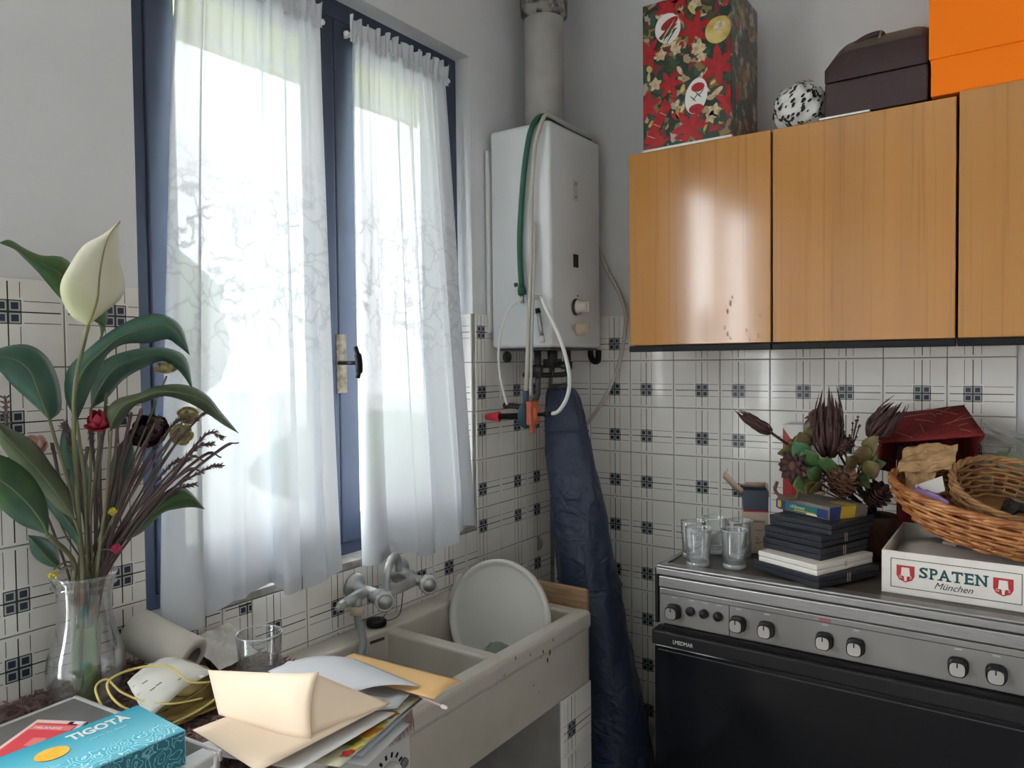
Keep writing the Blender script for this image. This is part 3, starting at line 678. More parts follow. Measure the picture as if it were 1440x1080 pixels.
# ------------------------------------------------------------------ wall cabinets
def wood_mat():
    m = bpy.data.materials.new('cabinet_laminate'); m.use_nodes = True; nt = m.node_tree; b = nt.nodes['Principled BSDF']
    b.inputs['Roughness'].default_value = .17; b.inputs['Coat Weight'].default_value = .55; b.inputs['Coat Roughness'].default_value = .10
    tc = nt.nodes.new('ShaderNodeTexCoord'); mp = nt.nodes.new('ShaderNodeMapping'); mp.inputs['Scale'].default_value = (1, 1, .010)
    nt.links.new(tc.outputs['Object'], mp.inputs['Vector'])
    n1 = nt.nodes.new('ShaderNodeTexNoise'); n1.inputs['Scale'].default_value = 8; n1.inputs['Detail'].default_value = 3
    n2 = nt.nodes.new('ShaderNodeTexNoise'); n2.inputs['Scale'].default_value = 110; n2.inputs['Detail'].default_value = 5
    for n in (n1, n2): nt.links.new(mp.outputs['Vector'], n.inputs['Vector'])
    c1 = nt.nodes.new('ShaderNodeValToRGB'); e = c1.color_ramp.elements
    e[0].position = .3; e[0].color = (.385, .165, .030, 1); e[1].position = .7; e[1].color = (.50, .218, .040, 1)
    k = e.new(.62); k.color = (.48, .208, .038, 1); k = e.new(.66); k.color = (.30, .118, .020, 1); k = e.new(.68); k.color = (.48, .204, .037, 1)
    nt.links.new(n1.outputs['Fac'], c1.inputs['Fac'])
    c2 = nt.nodes.new('ShaderNodeValToRGB'); e = c2.color_ramp.elements
    e[0].position = .36; e[0].color = (.62, .58, .52, 1); e[1].position = .46; e[1].color = (1, 1, 1, 1)
    nt.links.new(n2.outputs['Fac'], c2.inputs['Fac'])
    mx = nt.nodes.new('ShaderNodeMixRGB'); mx.blend_type = 'MULTIPLY'; mx.inputs['Fac'].default_value = .45
    nt.links.new(c1.outputs['Color'], mx.inputs[1]); nt.links.new(c2.outputs['Color'], mx.inputs[2]); nt.links.new(mx.outputs['Color'], b.inputs['Base Color'])
    return m
LAMIN = wood_mat()
CBODY = mat('cabinet_side', (.33, .16, .05), .5)
CZ0, CZ1 = 1.334, 1.878
for (xa, xb, dz, lb) in ((.474, .8625, 0, 'wood laminate wall cabinet with peeling spots, under the floral gift box'),
                     (.865, 1.2595, -.001, 'wood laminate wall cabinet between the two others, under the brown vanity case'),
                     (1.262, 1.66, .008, 'wood laminate wall cabinet under the orange box')):
    c = root('wall_cabinet', lb, 'cabinet', ((xa+xb)/2, -.16, CZ0))
    m = MB(); m.box(xa+.001, xb-.001, -.308, -.0045, CZ0+.016, CZ1-.004+dz); part('body', m, CBODY, c, .002)
    m = MB(); m.box(xa+.0015, xb-.0015, -.330, -.310, CZ0+.018, CZ1+dz); part('door', m, LAMIN, c, .0015)
    m = MB(); m.box(xa, xb, -.333, -.305, CZ0, CZ0+.016); part('bottom_rail', m, BLACK, c, .002)
    if xa < .5:
        random.seed(3); PEEL = mat('bare_laminate', (.34,.19,.10), .6)
        for (x, z, s) in ((.760, 1.455, .008), (.752, 1.435, .006), (.765, 1.470, .005), (.745, 1.392, .005), (.752, 1.375, .006), (.80, 1.385, .004), (.835, 1.42, .004), (.83, 1.37, .005), (.76, 1.365, .004), (.81, 1.36, .004)):
            n = 8; q = MB(); q.prism([(x + s*.5*random.uniform(.6,1.2)*math.cos(2*math.pi*k/n), -.3302, z + s*random.uniform(.7,1.4)*math.sin(2*math.pi*k/n)) for k in range(n)], (0, -.0005, 0)); part('peeled_patch', q, PEEL, c)
# ------------------------------------------------------------------ things on the cabinets
ZC = 1.879
def xmas_mat():
    m = bpy.data.materials.new('christmas_print'); m.use_nodes = True; nt = m.node_tree; b = nt.nodes['Principled BSDF']; b.inputs['Roughness'].default_value = .28
    tc = nt.nodes.new('ShaderNodeTexCoord'); vo = nt.nodes.new('ShaderNodeTexVoronoi'); vo.inputs['Scale'].default_value = 48; vo.inputs['Randomness'].default_value = 1
    no = nt.nodes.new('ShaderNodeTexNoise'); no.inputs['Scale'].default_value = 30
    ad = nt.nodes.new('ShaderNodeMixRGB'); ad.blend_type = 'ADD'; ad.inputs['Fac'].default_value = .06
    nt.links.new(tc.outputs['Object'], no.inputs['Vector']); nt.links.new(tc.outputs['Object'], ad.inputs[1]); nt.links.new(no.outputs['Color'], ad.inputs[2]); nt.links.new(ad.outputs['Color'], vo.inputs['Vector'])
    sp = nt.nodes.new('ShaderNodeSeparateColor'); nt.links.new(vo.outputs['Color'], sp.inputs['Color'])
    cr_ = nt.nodes.new('ShaderNodeValToRGB'); cr_.color_ramp.interpolation = 'CONSTANT'; e = cr_.color_ramp.elements
    e[0].position = 0; e[0].color = (.012, .035, .02, 1); e[1].position = .34; e[1].color = (.16, .02, .02, 1)
    for p_, c_ in ((.50, (.06, .05, .02)), (.64, (.20, .14, .05)), (.78, (.03, .07, .04)), (.88, (.34, .26, .14)), (.95, (.36, .32, .26))):
        k = e.new(p_); k.color = (*c_, 1)
    nt.links.new(sp.outputs[0], cr_.inputs['Fac']); nt.links.new(cr_.outputs['Color'], b.inputs['Base Color'])
    return m
XMAS = xmas_mat()
PRED = mat('print_red', (.42, .015, .02), .3, col2=(.30, .01, .015), nscale=60); PGOLD = mat('print_gold', (.42, .28, .06), .25, col2=(.62, .48, .18), nscale=30); PCREAM = mat('print_cream', (.60, .52, .36), .35, col2=(.40, .26, .12), nscale=90)
PGREEN = mat('print_green', (.015, .06, .03), .3); PWHITE = mat('print_white', (.68, .66, .62), .35)
gx0, gx1, gy0, gy1, gz0, gz1 = .517, .762, -.326, -.105, ZC, 2.275
gb = root('gift_box', 'tall gift box printed with poinsettias and gold baubles on the cabinet', 'gift box', (.64, -.24, ZC))
m = MB(); m.box(gx0, gx1, gy0, gy1, gz0+.006, gz1); part('carton', m, XMAS, gb, .002)
m = MB(); m.box(gx0-.002, gx1+.002, gy0-.002, gy1+.002, gz0, gz0+.006); part('base_edge', m, PWHITE, gb)
m = MB(); m.tube(cr([(.62,-.30,gz1), (.60,-.29,gz1+.02), (.585,-.28,gz1+.05), (.60,-.27,gz1+.03), (.625,-.27,gz1)]), .004, 6); part('cord', m, BLACK, gb)
yf = gy0 - .0005
def clipf(q): return Vector((min(max(q.x, gx0+.001), gx1-.001), q.y, min(max(q.z, gz0+.008), gz1-.001)))
def face_pt(u, v): return (lerp(gx0, gx1, u), yf, lerp(gz0+.006, gz1, v))
def star(m, u, v, r, n, mi, k=.42, rot=0, lift=0):
    c = Vector(face_pt(u, v)) + Vector((0, -lift, 0)); pts = []
    for i in range(2*n*3):
        an = rot + 2*math.pi*i/(6*n); t = abs(((i/3) % 2) - 1); q = r*(k + (1-k)*t**1.3); pts.append(clipf(c + Vector((q*math.cos(an), 0, q*math.sin(an)))))
    m.add([c] + pts, [(0, i+1, (i+1) % len(pts) + 1) for i in range(len(pts))], mi)
def disc(m, u, v, rx, rz, mi, lift=0, rot=0):
    c = Vector(face_pt(u, v)) + Vector((0, -lift, 0)); n = 28; pts = []
    for i in range(n):
        a, b = rx*math.cos(2*math.pi*i/n), rz*math.sin(2*math.pi*i/n); pts.append(c + Vector((a*math.cos(rot)-b*math.sin(rot), 0, a*math.sin(rot)+b*math.cos(rot))))
    m.add(pts, [tuple(range(n))], mi)
m = MB(); random.seed(88)
for k in range(70):
    u, v = random.uniform(.05,.95), random.uniform(.04,.96); a_, b_ = random.uniform(.008,.02), random.uniform(.003,.008); ro = random.uniform(0, 3.1); c = Vector(face_pt(u, v)) + Vector((0, .00005*(k % 4), 0))
    m.add([clipf(c + Vector((a_*math.cos(t)*math.cos(ro)-b_*math.sin(t)*math.sin(ro), 0, a_*math.cos(t)*math.sin(ro)+b_*math.sin(t)*math.cos(ro)))) for t in [2*math.pi*i/8 for i in range(8)]], [tuple(range(8))], (1, 2, 3, 0, 2)[k % 5])
for (u, v, r, ro) in ((.60, .75, .050, .2), (.86, .47, .058, .6), (.55, .10, .056, .1), (.06, .66, .046, .9), (.04, .30, .046, .3), (.97, .22, .042, .5), (.30, .94, .036, .4), (.32, .42, .040, 1.0), (.45, .97, .03, 0), (.15, .02, .04, .3)): star(m, u, v, r, 6, 0, .38, ro, .0001)
for (u, v, r, ro) in ((.64, .62, .022, 0), (.40, .64, .016, .5), (.22, .63, .018, .2), (.68, .55, .015, .3), (.82, .18, .020, 0), (.15, .44, .02, .3), (.62, .92, .02, .6), (.78, .14, .018, 0), (.94, .93, .022, .3)): star(m, u, v, r, 5, 2, .6, ro, .0002)
disc(m, .86, .70, .034, .034, 1, .0004); disc(m, .88, .72, .016, .014, 2, .0006)
disc(m, .30, .80, .036, .040, 4, .0003, .3); disc(m, .32, .83, .026, .012, 0, .0005, .4); disc(m, .30, .78, .030, .005, 0, .0005, .5); disc(m, .31, .76, .026, .004, 3, .0006, .4)
for k in range(5): disc(m, .29+.012*k, .80-.015*k, .034-.003*k, .0018, 2 if k % 2 else 3, .0007, .9)
disc(m, .62, .30, .030, .046, 4, .0004, -.2); disc(m, .64, .355, .018, .012, 0, .0006); disc(m, .62, .215, .02, .012, 0, .0006)
for k in range(4): disc(m, .585+.03*k, .285+.01*k, .012, .0014, 3, .0007, .8 if k % 2 else -.8)
c = [Vector(face_pt(*q)) + Vector((0,-.0003,0)) for q in ((.0, .05), (.10, .03), (.34, .27), (.26, .33))]; m.add(c, [(0,1,2,3)], 0)
for k in range(3):
    c = [Vector(face_pt(*q)) + Vector((0,-.0006,0)) for q in ((.04+.08*k, .10+.07*k), (.055+.08*k, .10+.07*k), (.15+.07*k, .07+.07*k), (.135+.07*k, .07+.07*k))]; m.add(c, [(0,1,2,3)], 2)
part('printed_motif', m, [PRED, PGOLD, PCREAM, PGREEN, PWHITE], gb)
# right-hand side motifs
random.seed(8)
for k in range(9):
    y, z, r = random.uniform(gy0+.03, gy1-.03), random.uniform(gz0+.04, gz1-.04), random.uniform(.014, .026); pts = [(gx1+.0004, y+r*.8*math.cos(2*math.pi*i/12)*(1 if i % 2 else .6), z+r*1.3*math.sin(2*math.pi*i/12)*(1 if i % 2 else .6)) for i in range(12)]
    m = MB(); m.add(pts, [tuple(range(12))]); part('printed_motif', m, (PGOLD, PRED, PCREAM)[k % 3], gb)
# spotted fabric ball
random.seed(12); sb = root('fabric_scrunchie', 'crumpled white fabric bundle with black spots on the cabinet', 'fabric bundle', (.925, -.275, ZC))
FAB = mat('white_fabric', (.66, .64, .62), .9, bump=.2, bscale=90); FABK = mat('black_fabric_spot', (.02, .02, .022), .9)
m = MB(); n, k = 30, 18; rows = []
for i in range(k+1):
    ph = -math.pi/2 + math.pi*i/k; row = []
    for j in range(n):
        th = 2*math.pi*j/n; q = 1 + .10*math.sin(5*th+3*ph) + .08*math.sin(9*th-6*ph) + random.uniform(-.05,.05)
        row.append((.918+.060*q*math.cos(ph)*math.cos(th), -.272+.052*q*math.cos(ph)*math.sin(th), max(ZC+.001, ZC+.052+.056*q*math.sin(ph))))
    row.append(row[0]); rows.append(row)
m.grid(rows); part('cloth', m, FAB, sb)
m = MB()
for _ in range(300):
    i, j = random.randint(2, k-2), random.randint(0, n-1); a, b, c_ = Vector(rows[i][j]), Vector(rows[i+1][j]), Vector(rows[i][j+1]); nn = (a - Vector((.918,-.272,ZC+.052))).normalized()
    t1 = nn.orthogonal().normalized(); t2 = nn.cross(t1); an0 = random.uniform(0, 6); s = random.uniform(.0035, .0085); o_ = lerp(a, b, random.random()) + nn*.0012
    m.prism([o_ + (t1*math.cos(an0+x)*s + t2*math.sin(an0+x)*s*.5) for x in (0, 1.2, 2.4, 3.6, 4.9)], nn*.0008)
part('spots', m, FABK, sb, kind='stuff')
# brown vanity case with domed lid
VCASE = mat('aubergine_leatherette', (.035, .014, .018), .5, col2=(.045, .02, .022), nscale=90, bump=.1, bscale=200)
VTOP = mat('brown_lid', (.10, .068, .05), .5)
vx0, vx1, vy0, vy1 = .985, 1.202, -.318, -.165
vc = root('vanity_case', 'dark aubergine vanity case with domed lid and top handle on the cabinet', 'case', (1.09, -.24, ZC))
m = MB(); m.box(vx0, vx1, vy0, vy1, ZC+.005, ZC+.086); part('body', m, VCASE, vc, .004)
def lid_rows(dx, d0):
    rows = []
    for (y, hh) in ((vy0, 0.0), (vy0, .058), (vy0+.006, .066), (vy0+.03, .092), (vy0+.06, .106), (vy0+.10, .112), (vy1-.01, .108), (vy1, .09), (vy1, 0.0)):
        row = []
        for k in range(17):
            u = k/16; x = lerp(vx0+dx, vx1-dx, u); f = min(1, .50 + .50*math.sin(min(1, u/.24)*math.pi/2)) * (1 - .10*max(0, (u-.85)/.15)**2)
            row.append((x, y, ZC+.088 + hh*f + d0*(hh > .06)))
        rows.append(row)
    return rows
m = MB(); lr = lid_rows(0, 0); m.grid(lr); m.add([r[0] for r in lr], [tuple(range(9))]); m.add([r[-1] for r in lr], [tuple(reversed(range(9)))]); m.add([lr[0][0], lr[0][-1], lr[-1][-1], lr[-1][0]], [(0,1,2,3)]); ld = part('lid', m, VCASE, vc)
m = MB(); m.grid(lid_rows(.004, .0012)[2:7], 0, True); part('lid_panel', m, VTOP, ld)
m = MB(); m.tube(cr([(vx0+.055, -.270, ZC+.160), (vx0+.058, -.285, ZC+.172), (vx0+.085, -.285, ZC+.186), (vx0+.115, -.285, ZC+.188), (vx0+.120, -.270, ZC+.180)]), .007, 8); part('handle', m, VCASE, vc)
m = MB(); m.cyl((vx0+.112, -.292, ZC+.170), (vx0+.118, -.290, ZC+.192), .003, 8); part('handle_clip', m, BRASS, vc)
m = MB(); m.box(.975, 1.085, -.328, -.20, ZC, ZC+.0045); single('white_card', m, PWHITE, 'flat white card under the aubergine vanity case', 'card')
# orange box with lid
ORB = mat('orange_card', (.95, .20, .005), .6, spec=.2)
ob = root('orange_box', 'large bright orange cardboard box with a lid on the cabinet', 'box', (1.4, -.2, ZC+.008))
m = MB(); m.box(1.208, 1.60, -.322, -.02, ZC+.008, ZC+.245); part('box', m, ORB, ob, .002)
m = MB(); m.box(1.204, 1.604, -.327, -.015, ZC+.088, ZC+.40); part('lid', m, ORB, ob, .003)

# ------------------------------------------------------------------ cooker
STEEL = mat('brushed_steel', (.36, .355, .35), .34, metal=.9, col2=(.28, .275, .27), nscale=20, stretch=(1, 1, 30), rvar=.12)
STEELD = mat('dark_steel_panel', (.24, .235, .23), .34, metal=.8, col2=(.30, .29, .28), nscale=5, rvar=.15)
HOB = mat('dirty_hob', (.07, .062, .055), .4, metal=.4, col2=(.12, .10, .085), nscale=14)
OVEN = mat('oven_glass', (.006, .007, .009), .10, spec=.3)
DKPLAS = mat('cooker_black', (.013, .013, .014), .4, spec=.3)
SX0, SX1 = .672, 1.572; SF = -.600
ck = root('cooker', 'wide black and steel gas cooker with seven knobs below the cabinets', 'cooker', ((SX0+SX1)/2, -.3, 0))
m = MB(); m.box(SX0+.004, SX1-.004, SF+.03, -.03, .03, .80); part('body', m, DKPLAS, ck, .003)
for x in (SX0+.05, SX1-.05):
    for y in (-.52, -.08):
        q = MB(); q.cyl((x, y, 0), (x, y, .032), .02, 12); part('foot', q, BLACK, ck)
m = MB(); m.box(SX0, SX1, SF+.006, -.02, .800, .8225); part('hob_plate', m, HOB, ck, .003)
m = MB()
m.box(SX0, SX1, SF-.002, SF+.030, .8225, .829); m.box(SX0, SX0+.012, SF+.030, -.02, .8225, .827); m.box(SX0, SX1, SF-.004, SF+.004, .806, .8225); part('hob_rim', m, STEEL, ck, .0025, 3)
m = MB(); m.box(SX0+.006, SX1-.006, SF-.002, SF+.03, .776, .803); part('front_band', m, STEEL, ck, .003)
m = MB(); m.box(SX0+.006, SX1-.006, SF+.002, SF+.03, .690, .774); part('control_panel', m, STEELD, ck, .002)
m = MB(); m.box(SX0-.003, SX0+.005, SF-.003, SF+.03, .690, .822); part('side_strip', m, DKPLAS, ck, .002)
m = MB(); m.box(.846-.0008, .846+.0008, SF+.0012, SF+.003, .692, .762); m.box(.682, 1.56, SF+.0012, SF+.003, .7605, .7617); part('panel_groove', m, DKPLAS, ck)
KTOP = mat('knob_face', (.50, .50, .49), .28, metal=.8)
def rsq(r, n=24, e=3.2):
    out = []
    for k in range(n):
        a = 2*math.pi*k/n; c, s = math.cos(a), math.sin(a); q = (abs(c)**e + abs(s)**e)**(-1/e); out.append((r*q*c, r*q*s))
    return out
for x in (.716, .867, .929, 1.048, 1.108, 1.287, 1.348):
    q = MB(); z = .724; n = 24
    lv = [(.0175, .0), (.0175, -.004), (.0155, -.006), (.0150, -.022), (.0135, -.0235)]
    for i, (r, d) in enumerate(lv): q.v += [(x+a, SF+.002+d, z+b) for a, b in rsq(r)]
    for i in range(len(lv)-1):
        for k in range(n): q.f.append([i*n+k, i*n+(k+1) % n, (i+1)*n+(k+1) % n, (i+1)*n+k]); q.m.append(0); q.s.append(False)
    q.f.append([4*n+k for k in range(n)]); q.m.append(0); q.s.append(False)
    kb = part('knob', q, DKPLAS, ck)
    q = MB(); q.prism([(x+a, SF-.0217, z+b) for a, b in rsq(.0125)], (0, -.001, 0)); q.box(x-.0012, x+.0012, SF-.0232, SF-.0226, z+.004, z+.0125, 1); part('knob_face', q, [KTOP, BLACK], kb)
for x in (.756, .788, .821):
    q = MB(); q.lathe([(0, .0), (.0105, 0), (.0105, .008), (.0085, .012), (0, .0125)], (x, SF+.002, .7315), 18, ax=(0,-1,0)); part('button', q, DKPLAS, ck)
q = MB()
for x in (.716, .758, .79, .822, .867, .929, 1.048, 1.108, 1.287, 1.348):
    q.box(x-.006, x+.006, SF+.0014, SF+.0022, .7545, .7575)
part('printed_legend', q, mat('legend_grey', (.40,.40,.39), .5), ck)
q = MB()
for k in range(3): q.box(1.036, 1.060, SF+.0012, SF+.0022, .7632+.0022*k, .7643+.0022*k)
part('red_mark', q, mat('legend_red', (.35,.03,.04), .5), ck)
m = MB(); m.box(SX0-.004, SX1+.004, SF-.022, SF+.026, .645, .680); part('door_top_rail', m, DKPLAS, ck, .005, 3)
m = MB(); m.box(SX0+.02, SX1-.02, SF-.010, SF+.02, .6805, .689); part('handle_recess', m, BLACK, ck)
m = MB(); m.box(SX0, SX1, SF-.014, SF+.026, .17, .644); dg = part('oven_door', m, OVEN, ck, .003)
m = MB(); m.box(SX0+.01, SX1-.01, SF-.0155, SF-.0142, .632, .634); part('door_line', m, mat('door_line', (.06,.06,.062), .4), dg)
m = MB(); m.box(SX0, SX1, SF-.008, SF+.026, .04, .165); part('drawer_front', m, DKPLAS, ck, .004)
text_part('brand_lettering', 'LMEDMAR', .0125, (.7215, SF-.0224, .656), (1,0,0), (0,0,1), PWHITE, ck, label='small white lettering on the oven door', sx=.85)

# ------------------------------------------------------------------ things on the cooker
HZ = .8228; RZm = .8292
GLASS = thin_clear('clear_glass', (.965, .975, .975), .20, .03, .018, (.8,.85,.85))
GRIM = thin_clear('glass_rim_glint', (.9,.92,.92), .3, .05, .28, (.85,.88,.88))  # pale diffuse haze paints in the bright glint along rim and foot
def tumbler(loc, label, group, r=.031, h=.090, sc_=1.0):
    g = root('drinking_glass', label, 'glass', loc, group)
    c = Vector(loc); m = MB()
    m.lathe([(0,0), (r*.80,0), (r*.84,.003), (r*.86,.012), (r,h), (r*.965,h+.0006), (r*.945,h-.001), (r*.80,.014), (r*.7,.010), (0,.010)], c, 40)
    part('tumbler_wall', m, GLASS, g)
    m = MB(); m.lathe([(0,0), (r*.70,0), (r*.70,.0003), (0,.0003)], c + Vector((0,0,.0106)), 24); part('base_disc', m, GLASS, g)
    m = MB(); m.lathe([(r*.945,h-.0012), (r*.96,h+.0009), (r*.99,h+.0009), (r*1.004,h-.0012)], c, 40); part('rim', m, GRIM, g)
    m = MB(); m.lathe([(r*.80,.0005), (r*.845,.003), (r*.865,.010), (r*.80,.0125)], c, 40); part('foot', m, GRIM, g)
    return g
g0 = [(.752,-.540), (.829,-.511), (.713,-.470), (.742,-.400), (.808,-.406)]
gl_lab = ['clear tumbler on the cooker corner, in front of another', 'clear tumbler on the cooker beside the black box stack', 'clear tumbler at the cooker edge next to the tiles', 'clear tumbler between the others on the cooker', 'clear tumbler just in front of the open carton']
for (x, y), lb in zip(g0, gl_lab): tumbler((x, y, HZ), lb, 'tumblers on the cooker')
# open carton, dark blue above kraft
KRAFT = mat('kraft_card', (.46, .36, .27), .75, col2=(.42, .32, .24), nscale=12); NAVYC = mat('navy_card', (.035, .045, .065), .5)
ca = root('open_carton', 'small kraft and navy carton standing open on the cooker', 'carton', (.822, -.335, HZ))
ex, ey = Vector((.93, .37, 0)), Vector((-.37, .93, 0)); c0 = Vector((.822, -.330, HZ))
def cpt(a, b, z): return c0 + ex*a + ey*b + Vector((0,0,z))
hw, hd, H1, H2 = .030, .026, .104, .158; t = .0012
for (a0, a1, b0, b1) in ((-hw, hw, -hd, -hd+t), (-hw, hw, hd-t, hd), (-hw, -hw+t, -hd+t, hd-t), (hw-t, hw, -hd+t, hd-t)):
    for (z0, z1, mt, nm) in ((0, H1, KRAFT, 'lower_panel'), (H1, H1+.0035, PRED, 'red_line'), (H1+.0035, H2, NAVYC, 'upper_panel')):
        q = MB(); q.prism([cpt(a0,b0,z0), cpt(a1,b0,z0), cpt(a1,b1,z0), cpt(a0,b1,z0)], (0,0,z1-z0)); part(nm, q, mt, ca)
q = MB(); q.prism([cpt(-hw,-hd,0), cpt(hw,-hd,0), cpt(hw,hd,0), cpt(-hw,hd,0)], (0,0,.001)); part('bottom', q, KRAFT, ca)
q = MB(); q.grid([[cpt(-hw-.045*s+.002*s*s + .004*w2, -.6*hd*w2, H2-.012+.045*s + .0085*w2) for w2 in (-1, 1)] for s in (0,.33,.66,1)] , thick=.0012); q.grid([[cpt(-hw-.044+.004*s+.004*w2, -.6*hd*w2, H2+.033+.013*s+.0085*w2) for w2 in (-1, 1)] for s in (0, 1)], thick=.0012); part('flap', q, KRAFT, ca)
q = MB(); q.grid([[cpt(a, hd-.001-.004*s, H2+.014*s) for a in (-hw+.006, hw-.002)] for s in (0,1)], thick=.0012); q.grid([[cpt(hw+.002*s, b, H2+(.014-.03*s)) for b in (hd-.002, -hd+.004)] for s in (0,1)], thick=.0012); part('flap', q, KRAFT, ca)
text_part('carton_print', 'MINERALS', .0075, cpt(-.012, -hd-.0004, .078), ex, (0,0,1), DKPLAS, ca, ext=.0001)
q = MB()
for z, a in ((.058, .022), (.040, .008), (.035, .012), (.028, .02), (.024, .010)): q.prism([cpt(-.002,-hd-.0002,z), cpt(-.002+a,-hd-.0002,z), cpt(-.002+a,-hd-.0002,z+.0012), cpt(-.002,-hd-.0002,z+.0012)], -ey*.0003)
part('carton_print', q, DKPLAS, ca)
# stacked boxes
BLKBOX = mat('black_case_paper', (.012, .014, .020), .45, col2=(.018, .02, .028), nscale=80); WHTBOX = mat('white_case_paper', (.66, .63, .57), .5); GOLDL = mat('gold_band', (.45, .32, .22), .4)
def stackbox(F, e1, l1, l2, z0, z1, mt, name, label, cat, bands=0, emblem=False):
    e1 = Vector((*e1, 0)).normalized(); e2 = Vector((-e1.y, e1.x, 0)); F = Vector((*F, 0))
    c = F + e1*l1/2 + e2*l2/2; rt = root(name, label, cat, (c.x, c.y, z0), 'flat boxes stacked on the cooker')
    zm = lerp(z0, z1, .52)
    q = MB(); q.prism([F+Vector((0,0,z0)), F+e1*l1+Vector((0,0,z0)), F+e1*l1+e2*l2+Vector((0,0,z0)), F+e2*l2+Vector((0,0,z0))], (0,0,zm-z0-.0008)); part('tray', q, mt, rt, .0015)
    g = .0006; G = F - e1*g - e2*g
    q = MB(); q.prism([G+Vector((0,0,zm)), G+e1*(l1+2*g)+Vector((0,0,zm)), G+e1*(l1+2*g)+e2*(l2+2*g)+Vector((0,0,zm)), G+e2*(l2+2*g)+Vector((0,0,zm))], (0,0,z1-zm)); part('lid', q, mt, rt, .0015)
    if bands:
        for k in (0, 1):
            s = l1*.46 + k*.0075; q = MB(); a = F + e1*s - e2*.0009; q.prism([a+Vector((0,0,z0+.002)), a+e1*.003+Vector((0,0,z0+.002)), a+e1*.003+Vector((0,0,z1-.002)), a+Vector((0,0,z1-.002))], -e2*.0005); part('gold_stripe', q, GOLDL, rt)
    if emblem:
        a = F + e1*l1*.5 - e2*.0010 + Vector((0,0,(z0+z1)/2)); q = MB()
        q.prism([a+e1*.005*math.cos(x)+Vector((0,0,.0055*math.sin(x))) for x in [2*math.pi*k/8 for k in range(8)]], -e2*.0004); q.prism([a+e1*x+Vector((0,0,z)) for x, z in ((-.004,.004),(.004,.004),(.003,.008),(0,.006),(-.003,.008))], -e2*.0004)
        part('gold_crest', q, GOLDL, rt)
stackbox((1.035,-.598), (.451,.892), .193, .180, RZm, .8528, BLKBOX, 'flat_box', 'black flat box at the bottom of the stack under the white one', 'box', 1)
stackbox((1.030,-.590), (.40,.917), .195, .152, .853, .8760, WHTBOX, 'flat_box', 'white flat box with a small crest in the stack of black boxes', 'box', 0, True)
stackbox((1.029,-.552), (.37,.93), .175, .148, .8762, .9010, BLKBOX, 'flat_box', 'black flat box lying directly on the white one', 'box', 1)
stackbox((1.028,-.540), (.36,.93), .185, .146, .9012, .9255, BLKBOX, 'flat_box', 'black flat box third from the top of the stack, with gold stripes', 'box', 1)
stackbox((1.043,-.515), (.33,.94), .175, .155, .9257, .9480, BLKBOX, 'flat_box', 'black flat box directly under the blue medicine packet', 'box', 0)
bp_ = root('medicine_packet', 'blue, green and yellow packet with dusty top lying on the black boxes', 'packet', (.99, -.40, .9485))
e1 = Vector((.52,.85,0)).normalized(); e2 = Vector((-e1.y, e1.x, 0)); F = Vector((1.030,-.470,.9484))
BLUEC = mat('packet_blue', (.02,.035,.13), .4); DUST = mat('dusty_card', (.20,.17,.14), .8, col2=(.14,.12,.10), nscale=30); TEALC = mat('packet_green', (.02,.13,.11), .4); YELC = mat('packet_yellow', (.50,.33,.03), .45)
prof = [(0,0), (.112,0), (.118,.012), (.112,.028), (0,.030), (-.004,.022), (-.004,.006)]
m = MB(); m.prism([F + e1*a + Vector((0,0,z)) for a, z in prof], e2*.160); part('carton', m, DUST, bp_, .001)
def pk(a0, a1, z0, z1, mt, nm, off=.0005):
    q = MB(); y = F - e1*(.0046+off); q.prism([y + e2*a0 + Vector((0,0,z0)), y + e2*a1 + Vector((0,0,z0)), y + e2*a1 + Vector((0,0,z1)), y + e2*a0 + Vector((0,0,z1))], -e1*.0004); part(nm, q, mt, bp_)
pk(.001,.159,.004,.024, BLUEC, 'printed_spine'); pk(.03,.128,.0045,.0235, TEALC, 'printed_panel', .0011); pk(.142,.153,.006,.022, YELC, 'printed_panel', .0011); pk(.035,.10,.007,.010, YELC, 'printed_stripe', .0017); pk(.03,.062,.004,.007, PWHITE, 'printed_stripe', .0017)
text_part('packet_lettering', 'i.d.Giovanni', .0105, F - e1*.0066 + e2*.112 + Vector((0,0,.0125)), -e2, (0,0,1), PWHITE, bp_, ext=.0001, sx=.9)
q = MB(); q.prism([F+e1*.05+Vector((0,0,.0300)), F+e1*.085+Vector((0,0,.0293)), F+e1*.085+e2*.05+Vector((0,0,.0293)), F+e1*.05+e2*.05+Vector((0,0,.0300))], (0,0,.0005)); part('printed_band', q, YELC, bp_)
q = MB(); q.prism([F - e2*.0004 + e1*a + Vector((0,0,z)) for a, z in ((.03,.001), (.075,.001), (.08,.028), (.035,.029))], -e2*.0004); part('printed_band', q, YELC, bp_)
q = MB(); q.prism([F - e2*.0003 + e1*a + Vector((0,0,z)) for a, z in ((0,.001), (.03,.001), (.035,.029), (0,.029))], -e2*.0004); part('printed_side', q, BLUEC, bp_)
# cleaning-product carton at the wall
rw = root('washing_powder_carton', 'slim red and white carton against the tiles behind the dried flowers', 'carton', (.852, -.055, HZ))
m = MB(); m.box(.826, .880, -.085, -.012, HZ, 1.128); part('carton', m, PWHITE, rw, .001)
m = MB(); m.prism([(.8255,-.0855,HZ+.01), (.8805,-.0855,HZ+.01), (.8805,-.0855,1.07), (.845,-.0855,1.09), (.8255,-.0855,1.118)], (0,-.0006,0)); part('red_print', m, PRED, rw)

